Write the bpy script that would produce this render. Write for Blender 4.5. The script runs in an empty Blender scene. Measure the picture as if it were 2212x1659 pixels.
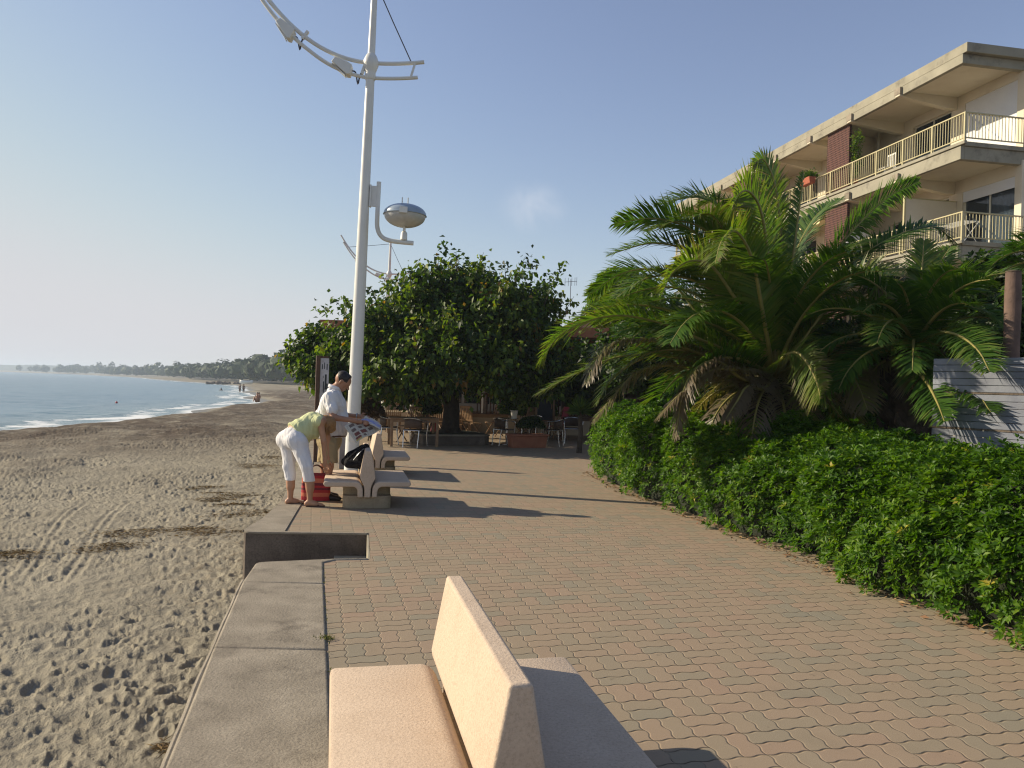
import bpy, bmesh, math, random
import numpy as np
from mathutils import Vector, Matrix
random.seed(7); RNG = np.random.default_rng(7)
sc = bpy.context.scene
COL = sc.collection
PI = math.pi
R = math.radians

# ------------------------------------------------------------------ measuring helpers (survey of the place from the photograph)
F_PX, EYE = 1700.0, 1.63
_th = math.atan(.03); _c, _s = math.cos(_th), math.sin(_th)
def ray(px, py):
    du, dv = px-1106, py-829.5
    return (du*_c+dv*_s)/F_PX, -(-du*_s+dv*_c-2.7)/F_PX
def G(px, py, z=0.0):
    a, b = ray(px, py); Y = (z-EYE)/b
    return Vector((a*Y, Y, z))
def P(px, py, Y):
    a, b = ray(px, py)
    return Vector((a*Y, Y, EYE+b*Y))

# ------------------------------------------------------------------ object helpers
def tag(o, label=None, cat=None, group=None, kind=None):
    if label: o['label'] = label
    if cat: o['category'] = cat
    if group: o['group'] = group
    if kind: o['kind'] = kind
    return o
def empty(name, loc=(0,0,0), rz=0.0, label=None, cat=None, group=None):
    o = bpy.data.objects.new(name, None); COL.objects.link(o)
    o.location = loc; o.rotation_euler = (0,0,rz); o.empty_display_size = .2
    return tag(o, label, cat, group)
def copy_tree(o, parent=None):
    c = o.copy(); COL.objects.link(c)
    if parent is not None: c.parent = parent
    for ch in list(o.children): copy_tree(ch, c)
    return c
def mesh_obj(name, V, Fc, mats, parent=None, smooth=None, midx=None, attrs=None):
    me = bpy.data.meshes.new(name)
    me.from_pydata([tuple(v) for v in V], [], [tuple(f) for f in Fc])
    return _fin(name, me, mats, parent, smooth, midx, attrs)
def fast_obj(name, V, polys, mats, parent=None, smooth=None, attrs=None, midx=None):
    """V (n,3) array; polys = list of (m,k) int arrays (k = 3 or 4)"""
    V = np.asarray(V, np.float32)
    me = bpy.data.meshes.new(name)
    me.vertices.add(len(V)); me.vertices.foreach_set('co', V.ravel())
    loops = np.concatenate([p.ravel() for p in polys]).astype(np.int32)
    tot = np.concatenate([np.full(len(p), p.shape[1]) for p in polys]).astype(np.int32)
    st = np.concatenate([[0], np.cumsum(tot)[:-1]]).astype(np.int32)
    me.loops.add(len(loops)); me.loops.foreach_set('vertex_index', loops)
    me.polygons.add(len(tot)); me.polygons.foreach_set('loop_start', st); me.polygons.foreach_set('loop_total', tot)
    me.update(calc_edges=True); me.validate()
    return _fin(name, me, mats, parent, smooth, midx, attrs)
def _fin(name, me, mats, parent, smooth, midx, attrs):
    if not isinstance(mats, (list, tuple)): mats = [mats]
    for m in mats: me.materials.append(m)
    if midx is not None: me.polygons.foreach_set('material_index', np.asarray(midx, np.int32))
    if attrs:
        for k, a in attrs.items():
            at = me.attributes.new(k, 'FLOAT', 'POINT'); at.data.foreach_set('value', np.asarray(a, np.float32))
    if smooth is not None:
        me.polygons.foreach_set('use_smooth', np.ones(len(me.polygons), bool))
        if smooth < 179: me.set_sharp_from_angle(angle=R(smooth))
    me.update()
    o = bpy.data.objects.new(name, me); COL.objects.link(o)
    if parent is not None: o.parent = parent
    return o
def bevel(o, w=.01, seg=2, ang=35):
    m = o.modifiers.new('bevel', 'BEVEL'); m.width = w; m.segments = seg; m.limit_method = 'ANGLE'; m.angle_limit = R(ang)
    return o

class MB:
    def __init__(s): s.V = []; s.F = []; s.M = []; s.mi = 0
    def add(s, V, F):
        n = len(s.V); s.V += [Vector(v) for v in V]
        for f in F: s.F.append([i+n for i in f]); s.M.append(s.mi)
        return s
    def box(s, c, size, rot=None):
        hx, hy, hz = size[0]/2, size[1]/2, size[2]/2
        V = [Vector((x, y, z)) for z in (-hz, hz) for x, y in ((-hx,-hy),(hx,-hy),(hx,hy),(-hx,hy))]
        if rot is not None: V = [rot @ v for v in V]
        V = [v+Vector(c) for v in V]
        return s.add(V, [(3,2,1,0),(4,5,6,7),(0,1,5,4),(1,2,6,5),(2,3,7,6),(3,0,4,7)])
    def box2(s, a, b):
        a, b = Vector(a), Vector(b)
        return s.box((a+b)/2, [abs(b[i]-a[i]) for i in range(3)])
    def tube(s, pts, r, n=10, cap=True):
        pts = [Vector(p) for p in pts]; m = len(pts)
        if not isinstance(r, (list, tuple)): r = [r]*m
        V = []; up = None
        for i, p in enumerate(pts):
            t = (pts[min(i+1, m-1)]-pts[max(i-1, 0)]).normalized()
            if up is None:
                up = Vector((0,0,1)) if abs(t.z) < .9 else Vector((1,0,0))
            a = t.cross(up).normalized(); up = a.cross(t).normalized()
            for k in range(n):
                q = 2*PI*k/n
                V.append(p+(a*math.cos(q)+up*math.sin(q))*r[i])
        F = [(i*n+k, i*n+(k+1) % n, (i+1)*n+(k+1) % n, (i+1)*n+k) for i in range(m-1) for k in range(n)]
        if cap: F += [list(range(n-1,-1,-1)), list(range((m-1)*n, m*n))]
        return s.add(V, F)
    def lathe(s, prof, n=20, c=(0,0,0)):
        c = Vector(c); V = []
        for r, z in prof:
            for k in range(n):
                V.append(c+Vector((r*math.cos(2*PI*k/n), r*math.sin(2*PI*k/n), z)))
        m = len(prof)
        F = [(i*n+k, i*n+(k+1) % n, (i+1)*n+(k+1) % n, (i+1)*n+k) for i in range(m-1) for k in range(n)]
        F += [list(range(n-1,-1,-1)), list(range((m-1)*n, m*n))]
        return s.add(V, F)
    def prism(s, poly, fa, fb):
        """poly 2-D points (ccw) ; fa, fb map a 2-D point to the two ends"""
        n = len(poly)
        V = [fa(p) for p in poly]+[fb(p) for p in poly]
        F = [list(range(n-1,-1,-1)), list(range(n, 2*n))]+[(i, (i+1) % n, n+(i+1) % n, n+i) for i in range(n)]
        return s.add(V, F)
    def ground_prism(s, poly, z0, z1):
        return s.prism(poly, lambda p: Vector((p[0], p[1], z0)), lambda p: Vector((p[0], p[1], z1)))
    def build(s, name, mats, parent=None, smooth=40):
        o = mesh_obj(name, s.V, s.F, mats, parent, None, s.M if isinstance(mats, (list, tuple)) else None)
        bm = bmesh.new(); bm.from_mesh(o.data); bmesh.ops.recalc_face_normals(bm, faces=bm.faces); bm.to_mesh(o.data); bm.free()
        if smooth is not None:
            o.data.polygons.foreach_set('use_smooth', np.ones(len(o.data.polygons), bool))
            o.data.set_sharp_from_angle(angle=R(smooth))
        return o

def catmull(pts, n):
    pts = [Vector(p) for p in pts]
    q = [pts[0]*2-pts[1]]+pts+[pts[-1]*2-pts[-2]]
    out = []
    m = len(pts)-1
    for i in range(n+1):
        t = i/n*m; k = min(int(t), m-1); t -= k
        a, b, c, d = q[k:k+4]
        out.append(.5*((2*b)+(c-a)*t+(2*a-5*b+4*c-d)*t*t+(3*b-a-3*c+d)*t**3))
    return out

# ------------------------------------------------------------------ node helpers
class NT:
    def __init__(s, m): s.m = m; s.t = m.node_tree; s.n = s.t.nodes; s.l = s.t.links
    def new(s, ty, **kw):
        x = s.n.new(ty)
        for k, v in kw.items(): setattr(x, k, v)
        return x
    def put(s, sock, v):
        if v is None: return
        if hasattr(v, 'is_linked') or isinstance(v, bpy.types.NodeSocket): s.l.new(v, sock)
        else: sock.default_value = v
    def math(s, op, a, b=None, c=None, clamp=False):
        x = s.new('ShaderNodeMath', operation=op); x.use_clamp = clamp
        s.put(x.inputs[0], a); s.put(x.inputs[1], b)
        if c is not None: s.put(x.inputs[2], c)
        return x.outputs[0]
    def vmath(s, op, a, b=None):
        x = s.new('ShaderNodeVectorMath', operation=op); s.put(x.inputs[0], a); s.put(x.inputs[1], b)
        return x.outputs[1] if op in ('DOT_PRODUCT', 'LENGTH') else x.outputs[0]
    def noise(s, vec, scale, detail=4, rough=.55, dist=0):
        x = s.new('ShaderNodeTexNoise'); s.put(x.inputs['Vector'], vec); x.inputs['Scale'].default_value = scale
        x.inputs['Detail'].default_value = detail; x.inputs['Roughness'].default_value = rough; x.inputs['Distortion'].default_value = dist
        return x.outputs[0]
    def ramp(s, fac, stops, interp='LINEAR'):
        x = s.new('ShaderNodeValToRGB'); x.color_ramp.interpolation = interp
        e = x.color_ramp.elements
        while len(e) > 1: e.remove(e[-1])
        e[0].position = stops[0][0]; e[0].color = tuple(stops[0][1])+(1,)
        for p, c in stops[1:]:
            k = e.new(p); k.color = tuple(c)+(1,)
        s.put(x.inputs[0], fac); return x.outputs[0]
    def mapr(s, v, a, b, c=0., d=1.):
        x = s.new('ShaderNodeMapRange'); x.clamp = True; x.interpolation_type = 'SMOOTHSTEP'
        s.put(x.inputs[0], v)
        for i, q in enumerate((a, b, c, d)): x.inputs[i+1].default_value = q
        return x.outputs[0]
    def mix(s, f, a, b, mode='MIX'):
        x = s.new('ShaderNodeMix'); x.data_type = 'RGBA'; x.blend_type = mode
        s.put(x.inputs[0], f); s.put(x.inputs[6], a if not isinstance(a, tuple) else a+(1,)*(4-len(a))); s.put(x.inputs[7], b if not isinstance(b, tuple) else b+(1,)*(4-len(b)))
        return x.outputs[2]
    def bump(s, h, strength=1., dist=.01):
        x = s.new('ShaderNodeBump'); x.inputs['Strength'].default_value = strength; x.inputs['Distance'].default_value = dist
        s.put(x.inputs['Height'], h); return x.outputs[0]
    def attr(s, name):
        x = s.new('ShaderNodeAttribute'); x.attribute_name = name; return x.outputs['Fac']
    def pos(s): return s.new('ShaderNodeNewGeometry').outputs['Position']
    def obj(s): return s.new('ShaderNodeTexCoord').outputs['Object']

def new_mat(name):
    m = bpy.data.materials.new(name); m.use_nodes = True
    nt = NT(m); b = nt.n['Principled BSDF']
    return m, nt, b
def pm(name, c1, c2=None, scale=6., rough=.7, bump=0., bscale=None, metal=0., spec=.4, stain=None, detail=5, speck=None):
    """a plain varied material: two colours mixed by noise, a bump, optional stain (colour, scale, amount)"""
    m, nt, b = new_mat(name)
    o = nt.obj()
    c2 = c2 or tuple(x*.8 for x in c1)
    n = nt.noise(o, scale, detail)
    col = nt.ramp(n, [(.3, c2), (.7, c1)])
    if stain:
        f = nt.mapr(nt.noise(o, stain[1], 6, .7), .5, .75, 0, stain[2])
        col = nt.mix(f, col, stain[0])
    if speck:
        g = nt.noise(o, speck[1], 3, .8)
        col = nt.mix(nt.mapr(g, .36, .50, speck[0], 0), col, nt.mix(1., col, (.45,.42,.40), 'MULTIPLY'))
        col = nt.mix(nt.mapr(g, .52, .66, 0, speck[0]*.7), col, nt.mix(1., col, (1.45,1.45,1.45), 'MULTIPLY'))
    nt.put(b.inputs['Base Color'], col)
    b.inputs['Roughness'].default_value = rough; b.inputs['Metallic'].default_value = metal
    b.inputs['Specular IOR Level'].default_value = spec
    if bump: nt.put(b.inputs['Normal'], nt.bump(nt.noise(o, bscale or scale*8, 6, .65), .7, bump))
    return m
def leaf_mat(name, stops, rough=.45, trans=.25, spec=.4, tcol=None, attr='rnd'):
    m, nt, b = new_mat(name)
    col = nt.ramp(nt.attr(attr), stops)
    nt.put(b.inputs['Base Color'], col); b.inputs['Roughness'].default_value = rough; b.inputs['Specular IOR Level'].default_value = spec
    tr = nt.new('ShaderNodeBsdfTranslucent')
    nt.put(tr.inputs[0], nt.mix(1., col, tcol or (1.6, 1.7, .6), 'MULTIPLY'))
    mx = nt.new('ShaderNodeMixShader'); mx.inputs[0].default_value = trans
    nt.l.new(b.outputs[0], mx.inputs[1]); nt.l.new(tr.outputs[0], mx.inputs[2])
    nt.l.new(mx.outputs[0], nt.n['Material Output'].inputs[0])
    return m

# ------------------------------------------------------------------ implicit bodies (people, bags): smooth-unioned round cones, one continuous surface
def sdf_mesh(prims, h=.008, k=.03, planes=(), fold=0., fdir=(0,0,1)):
    pts = np.array([p for q in prims for p in (q[0], q[1])], float)
    rm = max(max(q[2], q[3]) for q in prims)+.04
    lo = pts.min(0)-rm; hi = pts.max(0)+rm
    n = np.ceil((hi-lo)/h).astype(int)+1
    Fd = np.ones(n, np.float32)
    ax = [lo[i]+h*np.arange(n[i]) for i in range(3)]
    for q in prims:
        a, b, ra, rb = np.array(q[0], float), np.array(q[1], float), q[2], q[3]
        kk = q[4] if len(q) > 4 else k
        sc3 = np.array(q[5] if len(q) > 5 else (1,1,1), float)      # anisotropic: >1 widens that axis
        pad = (max(ra, rb)*max(sc3.max(), 1)+kk+3*h)
        i0 = np.maximum(((np.minimum(a, b)-pad-lo)/h).astype(int), 0); i1 = np.minimum(((np.maximum(a, b)+pad-lo)/h).astype(int)+2, n)
        sl = tuple(slice(i0[i], i1[i]) for i in range(3))
        X, Y, Z = np.meshgrid(ax[0][sl[0]], ax[1][sl[1]], ax[2][sl[2]], indexing='ij')
        p = np.stack([X, Y, Z], -1)
        ab = b-a; L2 = ab@ab
        if L2 < 1e-9: t = np.zeros(p.shape[:3])
        else: t = np.clip(((p-a)@ab)/L2, 0, 1)
        d = p-(a+t[..., None]*ab)
        d = np.sqrt(((d/sc3)**2).sum(-1))-(ra+(rb-ra)*t)
        f = Fd[sl]
        hh = np.clip(.5+.5*(f-d)/kk, 0, 1)
        Fd[sl] = np.minimum(f, f+(d-f)*hh-kk*hh*(1-hh))
    if fold:                                                          # cloth folds
        X, Y, Z = np.meshgrid(ax[0], ax[1], ax[2], indexing='ij')
        s_ = fdir[0]*X+fdir[1]*Y+fdir[2]*Z
        Fd = Fd+(fold*(vnoise((X+Y*.7)*26+s_*5, s_*9+Y*8, 3)-.5)*2+fold*.6*(vnoise((X-Y)*50+s_*13, s_*22, 8)-.5)*2).astype(np.float32)
    for pt, nr in planes:                                            # keep the side the normal points away from
        pt = np.array(pt, float); nr = np.array(nr, float); nr = nr/np.linalg.norm(nr)
        D = ((ax[0]-pt[0])*nr[0])[:, None, None]+((ax[1]-pt[1])*nr[1])[None, :, None]+((ax[2]-pt[2])*nr[2])[None, None, :]
        Fd = np.maximum(Fd, D.astype(np.float32))
    return surface_nets(Fd, lo, h)
def surface_nets(Fd, lo, h):
    n = np.array(Fd.shape); ins = Fd < 0
    cs = tuple(n-1)
    cnt = np.zeros(cs, np.int32); acc = np.zeros(cs+(3,), np.float32)
    quads = []
    for a in range(3):
        s0 = [slice(None)]*3; s1 = [slice(None)]*3; s0[a] = slice(0, -1); s1[a] = slice(1, None)
        A, B = Fd[tuple(s0)], Fd[tuple(s1)]
        idx = np.argwhere((A < 0) != (B < 0))
        if len(idx) == 0: continue
        va = A[tuple(idx.T)]; vb = B[tuple(idx.T)]
        t = va/(va-vb); pos = idx.astype(np.float32); pos[:, a] += t
        o1, o2 = (a+1) % 3, (a+2) % 3
        cells = []
        for d1, d2 in ((-1,-1),(0,-1),(0,0),(-1,0)):
            c = idx.copy(); c[:, o1] += d1; c[:, o2] += d2; cells.append(c)
        ok = np.ones(len(idx), bool)
        for c in cells: ok &= ((c >= 0) & (c < n-1)).all(1)
        pos, sgn = pos[ok], va[ok] < 0; cells = [c[ok] for c in cells]
        for c in cells:
            np.add.at(cnt, tuple(c.T), 1); np.add.at(acc, tuple(c.T), pos)
        ids = np.stack([np.ravel_multi_index(tuple(c.T), cs) for c in cells], 1)
        ids[~sgn] = ids[~sgn][:, ::-1]
        quads.append(ids)
    q = np.concatenate(quads)
    use = np.unique(q); mp = np.full(int(np.prod(cs)), -1, np.int64); mp[use] = np.arange(len(use))
    V = (acc.reshape(-1, 3)[use]/cnt.reshape(-1)[use][:, None])*h+lo
    return V, mp[q].astype(np.int32)
def sdf_obj(name, prims, mat, parent=None, h=.008, k=.03, planes=(), fold=0., fdir=(0,0,1)):
    V, q = sdf_mesh(prims, h, k, planes, fold, fdir)
    org = Vector((0,0,0)) if parent is None else parent.location
    V = V-np.array(org)
    return fast_obj(name, V, [q], mat, parent, smooth=180)

# numpy noise ---------------------------------------------------------
def vnoise(x, y, seed=0):
    xi = np.floor(x).astype(np.int64); yi = np.floor(y).astype(np.int64); fx = x-xi; fy = y-yi
    fx = fx*fx*(3-2*fx); fy = fy*fy*(3-2*fy)
    def hsh(i, j):
        v = (i*374761393+j*668265263+seed*974634777) & 0x7fffffff
        v = ((v ^ (v >> 13))*1274126177) & 0x7fffffff
        return ((v ^ (v >> 16)) & 0xffff)/65535.
    return (hsh(xi, yi)*(1-fx)+hsh(xi+1, yi)*fx)*(1-fy)+(hsh(xi, yi+1)*(1-fx)+hsh(xi+1, yi+1)*fx)*fy
def fbm(x, y, o=4, seed=0):
    r = 0; a = .5; t = 0
    for i in range(o):
        r = r+a*vnoise(x*2**i, y*2**i, seed+i); t += a; a *= .5
    return r/t
def cellhash(i, j, s):
    v = (i*374761393+j*668265263+s*1442695041) & 0x7fffffff
    v = ((v ^ (v >> 13))*1274126177) & 0x7fffffff
    return ((v ^ (v >> 16)) & 0xffff)/65535.
def sstep(a, b, x):
    t = np.clip((x-a)/(b-a), 0, 1); return t*t*(3-2*t)
# ================================================================== camera, sky, sun
cam = bpy.data.cameras.new('camera'); co = bpy.data.objects.new('camera', cam); COL.objects.link(co)
cam.sensor_width = 36; cam.lens = F_PX/2212*36; cam.clip_start = .05; cam.clip_end = 20000
co.matrix_world = Matrix.Translation((0,0,EYE)) @ Matrix.Rotation(R(90)+math.atan(2.7/F_PX), 4, 'X') @ Matrix.Rotation(_th, 4, 'Z')
sc.camera = co
SUN_EL = R(27); SUN_DIR = Vector((-.97, .243, 0)).normalized()*math.cos(SUN_EL)+Vector((0,0,math.sin(SUN_EL)))
w = bpy.data.worlds.new('World'); sc.world = w; w.use_nodes = True
wt = NT(w); sky = wt.new('ShaderNodeTexSky'); sky.sky_type = 'NISHITA'; sky.sun_disc = False
sky.sun_elevation = SUN_EL; sky.sun_rotation = math.atan2(SUN_DIR.x, SUN_DIR.y)
sky.air_density = 1.0; sky.dust_density = .3; sky.ozone_density = 2.0
bg = wt.n['Background']; bg.inputs[1].default_value = .12
# one faint wisp of cloud low in the sky
tc = wt.new('ShaderNodeTexCoord').outputs['Generated']
cd = (P(1150, 448, 1000)-Vector((0,0,EYE))).normalized()
dlt = wt.vmath('SUBTRACT', tc, tuple(cd))
dl2 = wt.vmath('MULTIPLY', dlt, (30., 30., 42.))
fall = wt.mapr(wt.vmath('LENGTH', dl2), 0., 1.6, 1., 0.)
wis = wt.mapr(wt.noise(tc, 20, 4, .5, .4), .30, .80)
cl = wt.math('MULTIPLY', wt.math('MULTIPLY', fall, wis), .42)
hsv = wt.new('ShaderNodeHueSaturation'); hsv.inputs['Saturation'].default_value = .84; hsv.inputs['Value'].default_value = .85; wt.put(hsv.inputs['Color'], wt.mix(1., sky.outputs[0], (1.02, .955, 1.04), 'MULTIPLY'))
spl = wt.new('ShaderNodeSeparateColor'); wt.l.new(hsv.outputs[0], spl.inputs[0]); cmb = wt.new('ShaderNodeCombineColor')
for i_, mx_ in enumerate((4.0, 4.0, 4.15)): wt.put(cmb.inputs[i_], wt.math('SMOOTH_MIN', spl.outputs[i_], mx_, 2.2))   # soft cap on sky brightness imitates highlight roll-off near the horizon
skc = cmb.outputs[0]
wt.put(bg.inputs[0], wt.mix(cl, skc, (4.9, 5.0, 5.3)))
sl = bpy.data.lights.new('sun', 'SUN'); sl.energy = 4.7; sl.angle = R(.55); sl.color = (1, .86, .64)
so = bpy.data.objects.new('sun', sl); COL.objects.link(so); so.rotation_euler = SUN_DIR.to_track_quat('Z', 'Y').to_euler()
vs = sc.view_settings; vs.view_transform = 'Standard'; vs.look = 'None'; vs.exposure = .52; vs.gamma = 1
sc.cycles.use_denoising = True; sc.cycles.denoiser = 'OPENIMAGEDENOISE'; sc.cycles.denoising_input_passes = 'RGB_ALBEDO_NORMAL'; sc.cycles.denoising_prefilter = 'ACCURATE'; sc.cycles.filter_width = 1.2
sc.cycles.max_bounces = 8; sc.cycles.volume_bounces = 1; sc.cycles.transparent_max_bounces = 8
sc.cycles.sample_clamp_indirect = 6

# haze box
hz = MB().box2((-4300,-60,-3.2),(4300,4300,18.5)).build('haze', None, smooth=None) if False else None
def haze(density):
    m = bpy.data.materials.new('haze'); m.use_nodes = True; nt = NT(m)
    nt.n.remove(nt.n['Principled BSDF'])
    v = nt.new('ShaderNodeVolumePrincipled'); v.inputs['Color'].default_value = (.72, .84, 1.0, 1); v.inputs['Density'].default_value = density
    v.inputs['Anisotropy'].default_value = .2
    nt.l.new(v.outputs[0], nt.n['Material Output'].inputs['Volume'])
    o = MB().box2((-4200,-80,-3.4),(4200,4300,19.5)).build('haze', m, smooth=None)
    tag(o, kind='stuff'); return o
haze(.00042)

# ================================================================== ground materials
def paver_mat():
    m, nt, b = new_mat('clay_pavers')
    p = nt.pos(); ph = R(14)
    u = nt.vmath('DOT_PRODUCT', p, (math.cos(ph), math.sin(ph), 0)); v = nt.vmath('DOT_PRODUCT', p, (-math.sin(ph), math.cos(ph), 0))
    W, L = .1125, .225
    wob = nt.math('MULTIPLY', nt.math('SUBTRACT', nt.noise(p, 7, 2), .5), .008)
    u = nt.math('ADD', nt.math('ADD', u, wob), nt.math('MULTIPLY', nt.math('SINE', nt.math('MULTIPLY', v, 2*PI/W)), .0075))
    v = nt.math('ADD', v, nt.math('MULTIPLY', nt.math('SINE', nt.math('MULTIPLY', u, 2*PI/W)), .006))
    # basket weave: pairs of wavy blocks laid along, then across
    cu = nt.math('DIVIDE', u, L); iu = nt.math('FLOOR', cu); fu = nt.math('FRACT', cu)
    cv = nt.math('DIVIDE', v, L); iv = nt.math('FLOOR', cv); fv = nt.math('FRACT', cv)
    par = nt.math('MODULO', nt.math('ADD', nt.math('ADD', iu, iv), 8000), 2)
    def half(f): return nt.math('FRACT', nt.math('MULTIPLY', f, 2)), nt.math('FLOOR', nt.math('MULTIPLY', f, 2))
    hu, sub_u = half(fu); hv, sub_v = half(fv)
    def edge(f, w): return nt.math('MULTIPLY', nt.math('MINIMUM', f, nt.math('SUBTRACT', 1, f)), w)
    def sel2(a, c): return nt.math('ADD', nt.math('MULTIPLY', a, nt.math('SUBTRACT', 1, par)), nt.math('MULTIPLY', c, par))
    du = sel2(edge(hu, W), edge(fu, L)); dv = sel2(edge(fv, L), edge(hv, W))
    ci = nt.math('ADD', nt.math('MULTIPLY', iu, 2), sel2(sub_u, 0.)); ri = nt.math('ADD', nt.math('MULTIPLY', iv, 2), sel2(0., sub_v))
    dist = nt.math('MINIMUM', du, dv)
    cx = nt.new('ShaderNodeCombineXYZ'); nt.put(cx.inputs[0], ci); nt.put(cx.inputs[1], ri)
    wn = nt.new('ShaderNodeTexWhiteNoise'); wn.noise_dimensions = '2D'; nt.put(wn.inputs['Vector'], cx.outputs[0]); rnd = wn.outputs['Value']
    big = nt.noise(p, .55, 3, .6)
    sel = nt.math('ADD', nt.math('MULTIPLY', rnd, .62), nt.math('MULTIPLY', big, .45))
    col = nt.ramp(sel, [(.12, (.318,.222,.160)), (.30, (.320,.240,.170)), (.55, (.308,.242,.170)), (.70, (.288,.236,.167)), (.84, (.262,.230,.170)), (.94, (.236,.224,.174))])
    grain = nt.noise(p, 260, 3, .7)
    col = nt.mix(nt.mapr(grain, .3, .7, 0, .35), col, nt.mix(1., col, (.62,.60,.58), 'MULTIPLY'))
    spot = nt.mapr(nt.noise(p, 11, 4, .7), .64, .72, 0, .5)
    col = nt.mix(spot, col, (.12,.098,.07))
    sandy = nt.mapr(nt.noise(p, .9, 6, .7), .54, .74, 0, .4)
    col = nt.mix(sandy, col, (.30,.25,.18))
    dirt = nt.mapr(nt.noise(p, 1.7, 5, .65), .5, .8, 0, .35)
    col = nt.mix(dirt, col, (.175,.145,.105))
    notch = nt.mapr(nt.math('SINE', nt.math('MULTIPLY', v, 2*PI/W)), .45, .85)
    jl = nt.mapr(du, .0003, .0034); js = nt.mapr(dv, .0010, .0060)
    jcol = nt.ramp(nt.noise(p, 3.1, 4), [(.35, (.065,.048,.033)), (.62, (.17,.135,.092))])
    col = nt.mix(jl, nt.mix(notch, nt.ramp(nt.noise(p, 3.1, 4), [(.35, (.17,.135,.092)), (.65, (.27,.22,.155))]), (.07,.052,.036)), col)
    col = nt.mix(js, jcol, col)  # joints across painted dark as if shadowed, lengthwise ones light as if sunlit
    nt.put(b.inputs['Base Color'], col); b.inputs['Roughness'].default_value = .88; b.inputs['Specular IOR Level'].default_value = .25
    wn2 = nt.new('ShaderNodeTexWhiteNoise'); wn2.noise_dimensions = '2D'; nt.put(wn2.inputs['Vector'], nt.vmath('ADD', cx.outputs[0], (71.3, 19.1, 0))); 
    hgt = nt.math('ADD', nt.math('ADD', nt.mapr(dv, .0, .010), nt.math('MULTIPLY', nt.mapr(du, 0., .008), .45)), nt.math('MULTIPLY', wn2.outputs['Value'], .3))
    tilt = nt.math('MULTIPLY', nt.math('MULTIPLY', nt.math('SUBTRACT', fv, .5), nt.math('SUBTRACT', wn2.outputs['Value'], .35)), 1.1)
    hgt = nt.math('ADD', nt.math('ADD', hgt, tilt), nt.math('MULTIPLY', grain, .12))
    nt.put(b.inputs['Normal'], nt.bump(hgt, 1., .0045))
    return m
M = {}
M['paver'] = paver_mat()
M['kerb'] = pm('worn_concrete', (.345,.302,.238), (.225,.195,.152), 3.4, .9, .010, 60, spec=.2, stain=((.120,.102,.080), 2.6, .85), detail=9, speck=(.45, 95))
M['kerbdark'] = pm('dark_concrete', (.190,.155,.125), (.085,.068,.055), 2.4, .9, .012, 40, spec=.2, stain=((.07,.06,.05), 3., .7), detail=9, speck=(.5, 60))  # darker and browner than the coping concrete
M['cream_conc'] = pm('cream_concrete', (.36,.32,.24), (.28,.25,.18), 3, .85, .003, 80)

def sand_mat():
    m, nt, b = new_mat('beach_sand')
    p = nt.pos()
    col = nt.ramp(nt.noise(p, .8, 6, .6), [(.3, (.252,.225,.168)), (.7, (.315,.284,.216))])
    col = nt.mix(nt.mapr(nt.noise(p, 140, 3, .7), .35, .7, 0, .3), col, (.175,.150,.112))
    wr = nt.attr('wrack')
    wn = nt.math('MULTIPLY', wr, nt.math('MULTIPLY', nt.mapr(nt.noise(p, 1.9, 7, .72), .30, .52, .25, 1.), nt.mapr(nt.noise(p, .45, 5, .65), .30, .50, .45, 1.)))
    fine = nt.ramp(nt.noise(p, 7, 6, .7), [(.3, (.030,.019,.012)), (.7, (.085,.055,.034))])
    col = nt.mix(nt.math('MULTIPLY', wn, .93), col, fine)
    wet = nt.attr('wet')
    col = nt.mix(wet, col, (.165,.150,.118))
    lit = nt.attr('litter')
    ln = nt.math('MULTIPLY', lit, nt.mapr(nt.noise(p, 9, 6, .75, .6), .50, .64))
    col = nt.mix(nt.math('MULTIPLY', ln, .75), col, (.165,.112,.058))
    nt.put(b.inputs['Base Color'], col)
    nt.put(b.inputs['Roughness'], nt.math('SUBTRACT', .95, nt.math('MULTIPLY', wet, .55)))
    b.inputs['Specular IOR Level'].default_value = .25
    h = nt.math('ADD', nt.math('MULTIPLY', nt.noise(p, 9, 6, .6), 1.), nt.math('MULTIPLY', nt.noise(p, 60, 4, .6), .25))
    nt.put(b.inputs['Normal'], nt.bump(h, 1., .045))
    return m
M['sand'] = sand_mat()

# shore line of the bay: x of the water's edge against the distance y
SY = np.array([-60, 0, 20, 35.3, 45.9, 58, 69.2, 90, 110.7, 169, 249, 315, 460, 682, 996, 1245, 4200.])
SX = np.array([-24, -23.5, -23.2, -23, -23.1, -24.2, -25.9, -31.0, -36.5, -55, -84, -123, -205, -327, -548, -810, -4100.])
SEA = -1.30
def shore_d(x, y):
    xw = np.interp(y, SY, SX)
    e = np.maximum(y*.01, .5)
    sl_ = (np.interp(y+e, SY, SX)-np.interp(y-e, SY, SX))/(2*e)
    wob = (fbm(x*.13, y*.13, 3, 5)-.5)*2.2+(fbm(y*.035, y*0+.5, 2, 9)-.5)*6.*np.clip(y/60, .2, 1.5)
    return (x-xw)/np.sqrt(1+sl_**2)+wob*np.clip(y/30, .3, 1)
def sand_h(x, y):
    d = shore_d(x, y)
    h = np.where(d > 0, SEA+.70*(1-np.exp(-np.maximum(d, 0)/6.5)), SEA+d*.06)
    h = h+sstep(14, 70, d)*1.15*sstep(45, 130, y)
    return h, d

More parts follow.
